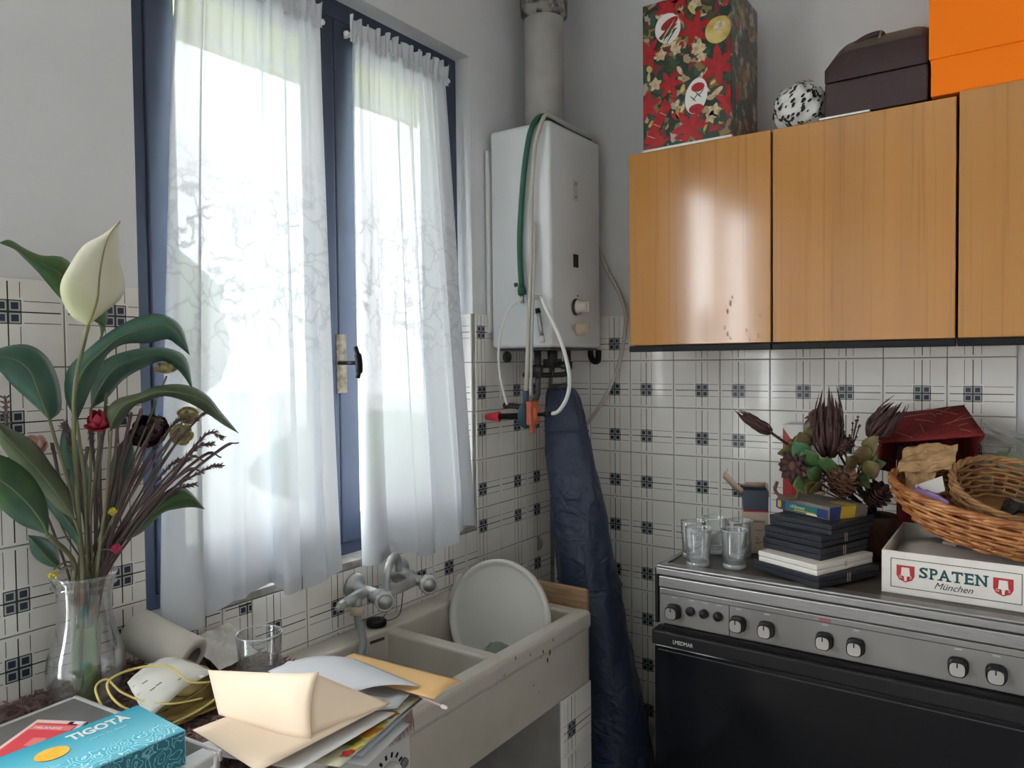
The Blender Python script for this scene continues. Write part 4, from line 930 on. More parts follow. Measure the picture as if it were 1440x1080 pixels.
# ------------------------------------------------------------------ dried flower arrangement
DKPET = mat('dried_bract', (.030, .011, .011), .65, col2=(.065, .024, .02), nscale=40); DKBR = mat('dried_brown', (.07, .03, .018), .7, col2=(.13, .06, .03), nscale=40); COPPER = mat('dried_cone', (.16, .07, .035), .55, col2=(.07, .03, .02), nscale=45)
LFG = mat('silk_leaf_green', (.04, .13, .055), .5, col2=(.09, .12, .03), nscale=25); LFO = mat('silk_leaf_olive', (.13, .12, .03), .6, col2=(.09, .05, .02), nscale=25); STEMD = mat('dried_stem', (.05, .03, .022), .8)
pot = root('flower_pot', 'dark low pot holding the dried flowers behind the box stack', 'pot', (1.088, -.245, HZ))
m = MB(); m.lathe([(0,0), (.034,0), (.040,.004), (.046,.10), (.049,.105), (.046,.109), (.043,.10), (.037,.012), (0,.012)], (1.088,-.245,HZ), 28); part('bowl', m, DKBR, pot)
m = MB(); m.lathe([(0,0), (.042,0), (.030,.02), (0,.03)], (1.088,-.245,HZ+.085), 20); part('floral_foam', m, mat('foam', (.03,.05,.03), .9), pot)
POT = Vector((1.088,-.245,.925))
def bract(m, base, tip, side, wd, bend, mi=0):
    base, tip, side, bend = Vector(base), Vector(tip), Vector(side), Vector(bend); rows = []
    for k in range(6):
        t = k/5; c = base.lerp(tip, t) + bend*math.sin(math.pi*t); w_ = wd*(math.sin(math.pi*min(1, .18+t*.82))**.8 if t < 1 else .02)
        rows.append([c - side*w_, c + bend.normalized()*w_*.35, c + side*w_])
    m.grid(rows, mi, True, .0008)
def protea(base, tip, r, label, n=13, layers=4, open_=.35, stem=None):
    base, tip = Vector(base), Vector(tip); ax = (tip-base); L = ax.length; ax.normalize(); a = ax.orthogonal().normalized(); b = ax.cross(a)
    rt = root('dried_protea', label, 'dried flower', POT, 'dried proteas')
    m = MB(); pts = cr([POT, POT.lerp(stem or base, .5) + Vector((0,0,.01)), base], 6); m.tube(pts, .0035, 6); part('stem', m, STEMD, rt)
    m = MB(); m.lathe([(0,0), (r*.5,.01), (r*.8,L*.25), (r*.75,L*.5), (r*.3,L*.75), (0,L*.8)], base, 14, ax=ax); part('head', m, DKPET, rt)
    m = MB()
    for l in range(layers):
        for k in range(n):
            an = 2*math.pi*(k + .5*(l % 2))/n + random.uniform(-.25,.25); d = a*math.cos(an) + b*math.sin(an); s = ax.cross(d)
            h0 = L*.10*l; h1 = L*(.45 + .55*(l+1)/layers)*random.uniform(.74, 1.10)
            bract(m, base + ax*h0 + d*r*.45, base + ax*h1 + d*r*(open_ + .45*(1-l/layers)), s, r*.17, d*r*.42)
    part('bracts', m, DKPET, rt, kind='stuff')
random.seed(31)
protea((1.0,-.345,1.075), (1.0,-.345,1.232), .030, 'dark upright dried protea in the middle of the arrangement', open_=.55)
protea((1.090,-.335,1.125), (1.150,-.335,1.208), .025, 'dark dried protea leaning towards the red box', open_=.6)
protea((.866,-.345,1.128), (.776,-.340,1.180), .017, 'closed dark dried protea leaning out towards the tumblers', n=10, layers=5, open_=.1)
def rosette(c, nrm, r, label, name, mt, n=9, lay=3, spiky=False):
    c, nrm = Vector(c), Vector(nrm).normalized(); a = nrm.orthogonal().normalized(); b = nrm.cross(a)
    rt = root(name, label, 'dried flower', POT, 'dried flowers and cones')
    m = MB(); m.tube(cr([POT, POT.lerp(c, .5) + Vector((0,0,-.005)), c - nrm*.01], 5), .003, 6); part('stem', m, STEMD, rt)
    m = MB()
    for l in range(lay):
        for k in range(n):
            an = 2*math.pi*(k+.5*(l % 2))/n; d = a*math.cos(an) + b*math.sin(an); up = .15 + .45*l/lay
            bract(m, c + d*r*.12, c + d*r*(1-.22*l) + nrm*r*up, nrm.cross(d), r*.22, nrm*r*.16 - d*.001)
    part('petals', m, mt, rt)
    m = MB(); m.lathe([(0,-.004), (r*.3,-.002), (r*.32,r*.2), (r*.2,r*.32), (0,r*.36)], c, 12, ax=nrm); part('centre', m, DKBR, rt)
rosette((.935,-.385,1.053), (-.35,-.8,.1), .045, 'open brown dried flower beside the packet', 'dried_flower', DKPET, 8, 2)
rosette((.975,-.315,1.165), (-.3,-.5,.8), .040, 'brown dried flower behind the upright protea', 'dried_flower', DKBR, 9, 3)
rosette((1.030,-.345,1.105), (.2,-.8,.4), .030, 'round maroon dried flower below the upright protea', 'dried_flower', DKPET, 8, 3)
rosette((.925,-.335,1.095), (-.5,-.5,.6), .034, 'rusty dried flower where the left stem starts', 'dried_flower', COPPER, 7, 2)
def cone(c, ax, r, L, label, mt):
    c, ax = Vector(c), Vector(ax).normalized(); a = ax.orthogonal().normalized(); b = ax.cross(a)
    rt = root('pine_cone', label, 'cone', POT, 'dried flowers and cones')
    m = MB(); m.lathe([(0,-L*.5), (r*.6,-L*.35), (r*.7,0), (r*.4,L*.35), (0,L*.5)], c, 12, ax=ax); part('core', m, DKBR, rt)
    m = MB()
    for l in range(7):
        t = -.45 + l*.14; rr_ = r*math.sqrt(max(.05, 1-(t*1.7)**2))
        for k in range(9):
            an = 2*math.pi*(k + .5*(l % 2))/9; d = a*math.cos(an)+b*math.sin(an); bract(m, c + ax*L*t + d*rr_*.45, c + ax*L*(t+.20) + d*rr_*1.12, ax.cross(d), r*.24, d*r*.12)
    part('scales', m, mt, rt)
cone((1.042,-.392,1.022), (.2,-.5,.7), .032, .062, 'copper brown pine cone at the front of the dried arrangement', COPPER)
cone((1.100,-.328,.988), (.5,-.4,.5), .028, .056, 'dark maroon pine cone next to the wicker basket', DKPET)
def spray(base, tips, size, mt, label, seed):
    random.seed(seed); rt = root('leaf_spray', label, 'leaves', POT, 'silk leaf sprays'); base = Vector(base)
    for tp2 in tips:
        tp2 = Vector(tp2); m = MB(); m.tube([POT, base.lerp(POT, .4), base, tp2], .0018, 5); part('stem', m, STEMD, rt)
        d = Vector((random.uniform(-.5,.5), -.8, random.uniform(.0,.7))).normalized(); u = (tp2-base).normalized(); s = u.cross(d).normalized()
        if s.length < .1: s = Vector((1,0,0))
        m = MB(); rows = []
        for k in range(7):
            t = k/6; w_ = size*.40*math.sin(math.pi*(.08+.91*t**.8)); c = tp2 + u*size*(t-.3) + d*.010*math.sin(math.pi*t)
            rows.append([c - s*w_ + d*.003, c - s*w_*.5, c - d*.001, c + s*w_*.5, c + s*w_ + d*.003])
        m.grid(rows, 0, True, .0008); part('leaf', m, mt, rt)
spray((1.0,-.36,1.02), [(.975,-.385,1.065), (.985,-.392,1.035), (.955,-.385,1.082), (1.01,-.395,1.055), (.968,-.398,1.015)], .056, LFG, 'green silk leaves at the front of the dried arrangement', 1)
spray((1.06,-.34,1.03), [(1.075,-.355,1.075), (1.095,-.35,1.10), (1.055,-.365,1.055), (1.09,-.36,1.05)], .056, LFO, 'olive silk leaves below the leaning protea', 2)
spray((1.0,-.37,.995), [(.995,-.412,1.008), (1.010,-.408,1.000), (.98,-.408,1.008)], .046, LFO, 'small yellowish silk leaves hanging over the packet', 3)
spray((1.07,-.33,1.05), [(1.090,-.34,1.080), (1.092,-.335,1.058), (1.080,-.345,1.035)], .052, LFG, 'dark green silk leaves beside the red box', 4)
spray((.95,-.34,1.07), [(.945,-.35,1.10), (.92,-.36,1.075), (.96,-.345,1.115)], .050, LFO, 'bronze silk leaves behind the open brown flower', 5)
# berry sprig
random.seed(9); rt = root('berry_sprig', 'thin sprig of small dark berries rising between the proteas', 'dried flower', POT); m = MB(); bm_ = MB()
for k in range(12):
    q = Vector((1.045+random.uniform(-.025,.03), -.33+random.uniform(-.02,.02), 1.15+random.uniform(-.03,.03))); m.tube([POT, (1.045,-.32,1.09), q], .001, 4); bm_.lathe([(0,-.004), (.004,0), (0,.004)], q, 6)
part('stems', m, STEMD, rt); part('berries', bm_, DKBR, rt, kind='stuff')
m = MB(); m.tube(cr([(.905,-.43,1.02), (.90,-.43,1.0), (.915,-.432,.986), (.945,-.43,.984), (.952,-.425,1.0)]), .004, 8); m.tube(cr([(.952,-.425,1.0), (.94,-.40,1.02), (1.0,-.35,1.03), (1.09,-.26,.95)]), .002, 5)
rt = single('curled_pod', m, DKBR, 'curled brown dried pod resting on the packet', 'dried flower')

# ------------------------------------------------------------------ beer tray, baskets
TRAYW = mat('white_printed_card', (.70, .66, .60), .55, col2=(.66, .62, .56), nscale=20); INK = mat('dark_green_ink', (.012, .035, .035), .5); TEAL = mat('teal_ink', (.008, .075, .085), .5); SHRED = mat('shield_red', (.42, .02, .03), .5)
tx0, tx1, ty0, ty1, tz0, tz1 = 1.143, 1.500, -.522, -.205, HZ, .911
tr = root('beer_tray', 'white cardboard beer tray lettered SPATEN on the cooker, under the basket', 'tray', (1.28, -.36, HZ))
for nm, bx in (('front_panel', (tx0,tx1,ty0,ty0+.004,tz0,tz1)), ('back_panel', (tx0,tx1,ty1-.004,ty1,tz0,tz1)), ('side_panel', (tx0,tx0+.004,ty0+.004,ty1-.004,tz0,tz1)), ('side_panel', (tx1-.004,tx1,ty0+.004,ty1-.004,tz0,tz1)), ('bottom', (tx0+.004,tx1-.004,ty0+.004,ty1-.004,tz0,tz0+.003))):
    q = MB(); q.box(*bx); part(nm, q, TRAYW, tr, .0008)
yf = ty0 - .0003; q = MB(); L, Rr, B, T = 1.160, 1.386, .8365, .8965; t = .0013
for bx in ((L,Rr,B,B+t), (L,Rr,T-t,T), (L,L+t,B,T), (Rr-t,Rr,B,T)): q.box(bx[0], bx[1], yf-.0002, yf, bx[2], bx[3])
part('printed_frame', q, INK, tr)
CAP = .0222; BZ = .8620; SER = {'S': [(.86,.74,1.0,1.0), (-.02,0,.12,.28)], 'P': [(-.14,0,.48,.11), (-.14,.89,.2,1)], 'A': [(-.12,0,.34,.11), (.64,0,1.12,.11)], 'T': [(.22,0,.78,.11), (-.03,.70,.10,1), (.90,.70,1.03,1)], 'E': [(-.14,0,.2,.11), (-.14,.89,.2,1), (.86,.72,1.0,1), (.90,0,1.04,.30)], 'N': [(-.16,0,.36,.11), (-.16,.89,.2,1), (.64,.89,1.16,1)]}
xs_ = [1.2125, 1.2318, 1.2472, 1.2700, 1.2925, 1.3110]; ws_ = [.0150, .0135, .0195, .0180, .0140, .0180]
for ch, x0_, w_ in zip('SPATEN', xs_, ws_):
    lt = text_part('brand_letter', ch, .0300, (0,0,0), (1,0,0), (0,0,1), TEAL, tr, ext=.0002, label='teal serif capital ' + ch, off=.0007)
    vv = [v.co.copy() for v in lt.data.vertices]; mnx, mxx = min(v.x for v in vv), max(v.x for v in vv); mnz, mxz = min(v.z for v in vv), max(v.z for v in vv); o3 = Vector(tr['_o'])
    for v in lt.data.vertices:
        v.co = Vector((x0_ + (v.co.x-mnx)/(mxx-mnx)*w_, yf - .0001 + (v.co.y + o3.y)*1.0, BZ + (v.co.z-mnz)/(mxz-mnz)*CAP)) - o3
    sb_ = MB()
    for (a0, b0, a1, b1) in SER[ch]: sb_.box(x0_+a0*w_, x0_+a1*w_, yf-.0003, yf+.0001, BZ+b0*CAP, BZ+b1*CAP)
    part('serif', sb_, TEAL, lt)
# slab serifs on the letters are suggested by thin bars at cap height and baseline
q = MB()
for x in (1.2385,): pass
text_part('town_lettering', 'München', .0185, (1.2715, yf-.0001, .8445), (1,0,0), (0,0,1), INK, tr, ext=.0002, align='CENTER', shear=.45, label='dark italic lettering München', sx=.98)
for cx in (1.1875, 1.3555):
    cz = .8665; sh = [(-.0165,.017), (.0165,.017), (.0165,-.004), (.012,-.0125), (0,-.018), (-.012,-.0125), (-.0165,-.004)]
    q = MB(); q.prism([(cx+a, yf, cz+b) for a, b in sh], (0,-.0002,0)); s_ = part('shield', q, SHRED, tr)
    q = MB(); q.prism([(cx+a*1.0, yf-.0003, cz+b) for a, b in ((-.007,.013), (.007,.013), (.0085,-.004), (.003,-.005), (.0018,-.015), (-.0018,-.015), (-.003,-.005), (-.0085,-.004))], (0,-.0002,0)); part('spade', q, TRAYW, s_)
    for k, ch in ((-1, 'G'), (1, 'S')): text_part('shield_letter', ch, .0085, (cx+k*.0095, yf-.0004, cz-.0095), (1,0,0), (0,0,1), TRAYW, s_, ext=.0001, align='CENTER')
q = MB(); random.seed(4); q.grid([[(tx0+.012+.062*i, ty0+.012+.08*j, tz0+.066+random.uniform(-.012,.012)) for j in range(4)] for i in range(6)], thick=.001); single('crumpled_wrapping', q, TRAYW, 'crumpled pale wrapping paper inside the beer tray', 'paper')
WICK = mat('wicker_cane', (.27, .085, .02), .36, col2=(.50, .22, .075), nscale=35, coat=.3); WICKD = mat('wicker_pale', (.38, .20, .08), .5, col2=(.24, .11, .04), nscale=40)
def basket(name, label, c, rx, ry, h, flare, tilt, mt, rows_=11, stakes=26, cane=.0036):
    """c: centre of the bottom; tilt: rotation matrix"""
    c = Vector(c); rt = root(name, label, 'basket', c)
    def P(th, t, d=0.0):
        f = lerp(flare, 1.0, math.sin(t*math.pi/2)**.9); return c + tilt @ Vector(((rx*f+d)*math.cos(th), (ry*f+d)*math.sin(th), h*t))
    m = MB(); N = stakes*4
    for r in range(rows_):
        t = (r+.5)/rows_*.94
        m.tube([P(2*math.pi*k/N, t, cane*1.05*math.cos(math.pi*(k*stakes/N*1.0) + math.pi*(r % 2))) for k in range(N)], cane, 6, close=True)
    part('weave', m, mt, rt, kind='stuff')
    m = MB()
    for k in range(stakes): m.tube([P(2*math.pi*(k+.5)/stakes, t/6) for t in range(7)], cane*.75, 5)
    part('stakes', m, mt, rt, kind='stuff')
    for s in range(3):
        m = MB(); m.tube([P(2*math.pi*k/N, .97 + .035*math.sin(stakes*math.pi*k/N*.8 + s*2.1), .0045*math.cos(stakes*math.pi*k/N*.8 + s*2.1)) for k in range(N)], cane*1.25, 6, close=True); part('rim_braid', m, mt, rt)
    m = MB(); n = 40; m.grid([[c + tilt @ Vector((rx*flare*q*math.cos(2*math.pi*k/n), ry*flare*q*math.sin(2*math.pi*k/n), .003)) for k in range(n+1)] for q in (.01, .5, 1.0)], thick=.004); part('base', m, mt, rt)
    return rt
basket('wicker_basket', 'large oval wicker basket with open weave sitting on the beer tray', (1.335,-.345,.9270), .212, .165, .092, .66, Matrix.Rotation(R(9), 3, 'Y') @ Matrix.Rotation(R(8), 3, 'X'), WICK, 9, 30, .0042)
nrm = Vector((.22,-.40,.89)).normalized(); q3 = Vector((0,0,1)).rotation_difference(nrm).to_matrix()
basket('wicker_basket', 'smaller round wicker bowl tipped inside the large basket', (1.352,-.320,.961), .116, .110, .085, .70, q3, WICKD, 9, 24, .0034)
# basket contents
def crumple(name, pts, n, amp, mt, label, cat, seed, thick=.001):
    """bilinear patch of four corners, crumpled"""
    random.seed(seed); a, b, c_, d = [Vector(q) for q in pts]; nr = (b-a).cross(d-a).normalized(); rows = []
    ph = [random.uniform(0, 6) for _ in range(6)]
    for i in range(n+1):
        row = []
        for j in range(n+1):
            u, v = i/n, j/n; q = a.lerp(b, u).lerp(d.lerp(c_, u), v)
            k = math.sin(9*u+4*v+ph[0]) + math.sin(-5*u+11*v+ph[1]) + .7*math.sin(19*u+7*v+ph[2]) + .6*math.sin(-15*v+16*u+ph[3]) + random.uniform(-.7,.7)
            row.append(q + nr*amp*k*.5)
        rows.append(row)
    m = MB(); m.grid(rows, 0, False, thick); return single(name, m, mt, label, cat)
BROWNP = mat('brown_paper', (.42, .26, .12), .75, col2=(.34, .20, .09), nscale=10)
crumple('brown_paper', [(1.146,-.338,1.050), (1.256,-.352,1.062), (1.262,-.290,1.116), (1.158,-.288,1.106)], 14, .007, BROWNP, 'crumpled brown wrapping paper in front of the red box', 'paper', 2)
crumple('brown_paper', [(1.168,-.355,1.012), (1.22,-.345,1.030), (1.23,-.325,1.075), (1.160,-.325,1.058)], 10, .004, BROWNP, 'lower fold of brown paper inside the large basket', 'paper', 5)
m = MB(); m.obox((1.215,-.362,1.022), Vector((.026,.004,.012)), Vector((-.004,.014,.014)), Vector((0,-.0015,.0015))); single('white_card', m, PWHITE, 'white card tucked into the large wicker basket', 'card', bevel=.001)
LILAC = mat('lilac_tissue', (.36, .22, .46), .8, col2=(.30, .18, .40), nscale=14)
random.seed(14); m = MB(); rows = []; A0, A1 = Vector((1.192,-.408,1.010)), Vector((1.258,-.452,.990))
for i in range(9):
    t = i/8; c = A0.lerp(A1, t) + Vector((0,0,.006*math.sin(math.pi*t))); r = .020*(1-.2*t); row = []
    for k in range(17):
        an = 2*math.pi*(k % 16)/16; q = r*(1 + .28*math.sin(3*an+4*t) + .20*math.sin(7*an+9*t) + random.uniform(-.12,.12)); row.append(c + Vector((.35*q*math.cos(an), .6*q*math.cos(an), q*math.sin(an))))
    rows.append(row)
m.grid(rows, 0, True, .001); single('tissue_roll', m, LILAC, 'crumpled roll of lilac tissue paper in the large basket', 'paper')
crumple('dark_cloth', [(1.205,-.395,.990), (1.245,-.405,.985), (1.245,-.36,.985), (1.205,-.355,.990)], 8, .003, mat('dark_violet_cloth', (.025,.012,.03), .9), 'folded dark violet cloth beneath the white card', 'cloth', 23)
crumple('dark_ribbon', [(1.345,-.40,.995), (1.43,-.39,.985), (1.43,-.33,1.0), (1.35,-.33,1.0)], 8, .008, mat('dark_ribbon', (.02,.016,.014), .7), 'crumpled dark ribbon lying in the smaller wicker bowl', 'ribbon', 17)
# red sisal box
SISAL = mat('red_sisal', (.20, .012, .012), .85, col2=(.13, .008, .01), nscale=70, bump=.6, bscale=120); DARKIN = mat('dark_lining', (.03, .014, .016), .9)
rb = root('red_box', 'open red fibre box lying on its side behind the basket', 'box', (1.19, -.16, HZ))
FL, FR, BR_, BL_ = Vector((1.100,-.29,1.110)), Vector((1.313,-.285,1.137)), Vector((1.262,-.12,1.192)), Vector((1.116,-.12,1.168))
def panel(nm, quad, t=.005, mt=SISAL):
    a, b, c_, d = [Vector(x) for x in quad]; q = MB(); rows = []
    for i in range(9): rows.append([a.lerp(b, i/8).lerp(d.lerp(c_, i/8), j/6) + Vector((0,0,random.uniform(-.0012,.0012))) for j in range(7)])
    q.grid(rows, 0, True, t); return part(nm, q, mt, rb)
panel('top_panel', (FL, FR, BR_, BL_)); panel('side_panel', (FL+Vector((.003,0,-.003)), BL_+Vector((.003,0,-.003)), (1.112,-.125,1.02), (1.096,-.285,1.045)))
panel('side_panel', (FR+Vector((-.003,0,-.003)), BR_+Vector((-.003,0,-.003)), (1.262,-.12,HZ+.002), (1.290,-.19,1.090))); panel('back_panel', (BL_+Vector((0,.003,-.003)), BR_+Vector((0,.003,-.003)), (1.262,-.117,HZ+.001), (1.116,-.117,HZ+.001)), .006)
m = MB(); random.seed(6)
for k in range(14):
    a = FL.lerp(FR, random.random()).lerp(BL_.lerp(BR_, random.random()), random.random()) + Vector((0,0,.0052)); d = Vector((random.uniform(-.04,.04), random.uniform(-.03,.03), 0)); s_ = (BL_.z-FL.z)/(BL_.y-FL.y); d.z = d.y*s_ + d.x*.12
    m.tube(cr([a - d, a + Vector((0,0,.0008)), a + d*.8], 4), .0005, 4)
part('loose_fibres', m, mat('pale_fibre', (.45,.20,.15), .8), rb, kind='stuff')
crumple('dark_petals', [(1.122,-.262,1.066), (1.17,-.262,1.072), (1.17,-.2,1.108), (1.122,-.2,1.098)], 9, .008, mat('maroon_tissue', (.06,.018,.025), .9), 'dark maroon tissue inside the red box', 'paper', 9)
# clear cellophane package with green things
cl = root('cellophane_package', 'clear cellophane package with green silk fruit behind the small basket', 'package', (1.40, -.15, HZ))
CELLO = thin_clear('cellophane', (.93,.94,.93), .16, .08, .08, (.7,.7,.7)); m = MB()
m.grid([[Vector((lerp(1.302, 1.57, u/10), -.160 + .006*math.sin(u*1.1+v), lerp(lerp(1.132, 1.04, u/10), HZ+.001, v/6) + .004*math.sin(u*2.1))) for v in range(7)] for u in range(11)], thick=.0006)
m.grid([[Vector((lerp(1.302, 1.57, u/10), -.160+.10*v/4, lerp(1.132, 1.04, u/10) + .02*math.sin(math.pi*v/4) + .004*math.sin(u*2.1+v))) for v in range(5)] for u in range(11)], thick=.0006); part('cellophane', m, CELLO, cl)
GAPPLE = mat('green_silk_fruit', (.12, .28, .05), .5, col2=(.20, .36, .08), nscale=10)
for (x, y, z, r) in ((1.352,-.110,1.052,.038), (1.435,-.108,1.010,.042), (1.515,-.108,.985,.040)):
    q = MB(); q.lathe([(0,-.9*r), (.55*r,-.85*r), (.9*r,-.45*r), (r,0), (.9*r,.5*r), (.5*r,.85*r), (.15*r,.8*r), (0,.72*r)], (x,y,z), 20); fr = part('fruit', q, GAPPLE, cl)
    q = MB(); q.cyl((x,y,z+.7*r), (x+.004,y,z+r*1.1), .002, 6); part('stalk', q, STEMD, fr)
q = MB(); q.box(1.31, 1.55, -.150, -.066, HZ, .945); part('inner_box', q, TRAYW, cl, .002)

# ------------------------------------------------------------------ washing machine and mat
WM = mat('washer_enamel', (.62, .62, .61), .3, coat=.2); WMP = mat('washer_panel', (.50, .50, .49), .4)
wm = root('washing_machine', 'white washing machine with a dial panel beside the sink', 'washing machine', (.28, -1.6, 0))
m = MB(); m.box(.03, .515, -1.885, -1.300, .02, .690); part('body', m, WM, wm, .008, 3)
m = MB(); m.box(.012, .522, -1.888, -1.297, .692, .721); part('worktop', m, WM, wm, .006, 3)
m = MB(); m.box(.515, .530, -1.886, -1.299, .560, .690); part('control_panel', m, WMP, wm, .004)
for k in range(14):
    a = 2*math.pi*k/14; q = MB(); c = Vector((.5302, -1.352+.030*math.cos(a), .630+.030*math.sin(a))); q.obox(c, (.0003,0,0), (0, .0042*math.cos(a), .0042*math.sin(a)), (0, -.0024*math.sin(a), .0024*math.cos(a))); part('dial_mark', q, BLACK, wm)
m = MB(); m.lathe([(0,0), (.020,0), (.019,.012), (.015,.015), (0,.015)], (.530,-1.352,.630), 24, ax=(1,0,0)); part('dial', m, WM, wm)
m = MB(); m.lathe([(0,0), (.0085,0), (.008,.004), (0,.005)], (.530,-1.317,.6335), 20, ax=(1,0,0)); part('button', m, mat('grey_button', (.14,.14,.14), .5), wm)
text_part('panel_lettering', 'SPL 1000 T', .0085, (.5304,-1.352,.6745), (0,1,0), (0,0,1), mat('panel_ink', (.2,.2,.2), .5), wm, ext=.0001)
m = MB(); m.lathe([(.0,0), (.13,0), (.15,.006), (.155,.016), (.14,.02), (.11,.012), (0,.03)], (.515,-1.6,.33), 40, ax=(1,0,0)); part('door', m, WMP, wm)
for x in (.08, .46):
    for y in (-1.84, -1.35):
        q = MB(); q.cyl((x,y,0), (x,y,.022), .02, 12); part('foot', q, BLACK, wm)
MATC = mat('shag_brown', (.22, .135, .125), .95, col2=(.34, .23, .215), nscale=60)
mt_ = root('shag_mat', 'brown shaggy mat covering the top of the washing machine', 'mat', (.27, -1.6, .7215))
mzf = lambda x: .7275 + .024*math.exp(-(max(0, x-.012)/.030)**2)
m = MB(); m.box(.010, .528, -1.90, -1.296, .7215, .7275); m.prism([(.010, -1.90, .7275), (.075, -1.90, .7276)] + [(x, -1.90, mzf(x)) for x in (.06, .048, .036, .024, .016, .010)], (0, .56, 0)); part('backing', m, MATC, mt_)
random.seed(40); m = MB()
def strand(x, y, z, L, lean, r=.0017):
    an = random.uniform(0, 6.28); d = Vector((math.cos(an)*lean, math.sin(an)*lean, 1)).normalized(); b = Vector((x, y, z)); s = d.orthogonal().normalized()*r; s2 = d.cross(s); t1 = b + d*L*.6; t2 = b + d*L + Vector((math.cos(an), math.sin(an), -.6))*L*.35
    m.add([b+s, b-s*.5+s2*.87, b-s*.5-s2*.87, t1+s, t1-s*.5+s2*.87, t1-s*.5-s2*.87, t2], [(0,1,4,3), (1,2,5,4), (2,0,3,5), (3,4,6), (4,5,6), (5,3,6)], 0)
for k in range(9000):
    x, y = random.uniform(.012,.526), random.uniform(-1.895,-1.300)
    strand(x, y, (mzf(x) if y < -1.34 else .7275) - .001, random.uniform(.010,.018), random.uniform(.6,1.8), .0026)
for k in range(160): # tassels over the front right corner
    x, y = .5305, random.uniform(-1.345,-1.296); z = .72; L = random.uniform(.02,.05); d = Vector((random.uniform(.0,.10), random.uniform(-.15,.25), -1)).normalized(); b = Vector((x, y, z)); s = Vector((0,.0014,0)); e = b + d*L
    m.add([b+s, b-s, e, b+Vector((.0014,0,0))], [(0,2,1), (0,3,2), (3,1,2)], 0)
part('pile', m, MATC, mt_, kind='stuff')
MZ = .7355
# ------------------------------------------------------------------ vase and flowers
VX, VY = .092, -1.622
va = root('glass_vase', 'clear glass vase with a rounded belly and flared rim on the shag mat', 'vase', (VX, VY, MZ))
outer = [(0,0), (.040,0), (.043,.004), (.050,.022), (.0585,.048), (.0605,.070), (.057,.095), (.048,.125), (.042,.150), (.0405,.175), (.043,.200), (.0475,.218), (.049,.222), (.0485,.226)]
inner = [(.046,.226), (.0445,.218), (.0405,.200), (.038,.175), (.0395,.150), (.0455,.125), (.054,.095), (.0575,.070), (.0555,.048), (.047,.024), (.036,.012), (0,.010)]
m = MB(); m.lathe(outer + inner, (VX,VY,MZ), 48); part('bowl', m, GLASS, va)
m = MB(); m.lathe([(0,.0), (.016,.0), (.019,.02), (.022,.08), (.024,.125), (.016,.128), (0,.129)], (VX,VY,MZ+.0125), 24); part('stem_wrap', m, mat('green_stem_wrap', (.20,.32,.10), .6, col2=(.14,.22,.08), nscale=30, stretch=(1,1,.1)), va, label='green wrapped stem ends inside the vase')
m = MB(); m.lathe([(.0475,.206), (.0500,.209), (.0475,.212)], (VX,VY,MZ), 48); m.lathe([(.0485,.222), (.051,.225), (.0495,.229), (.046,.2275)], (VX,VY,MZ), 48); part('rim', m, GLASS, va)
LG = {
 'g1': mat('silk_leaf_mid', (.065, .15, .10), .45, col2=(.04, .10, .075), nscale=18, trl=.15), 
 'g3': mat('silk_leaf_grey', (.12, .14, .08), .5, col2=(.06, .09, .04), nscale=14, trl=.18), 'g4': mat('silk_leaf_bright', (.075, .17, .035), .45, col2=(.03, .075, .05), nscale=10, trl=.2),
 'w': mat('spathe_cream', (.74, .70, .62), .55, col2=(.60, .62, .38), nscale=9, trl=.3)}
MIDR = mat('leaf_midrib', (.10, .14, .06), .5); STG = mat('silk_stem', (.17, .17, .09), .55, col2=(.11, .12, .06), nscale=20); MIDW = mat('spathe_midrib', (.22, .20, .08), .6)
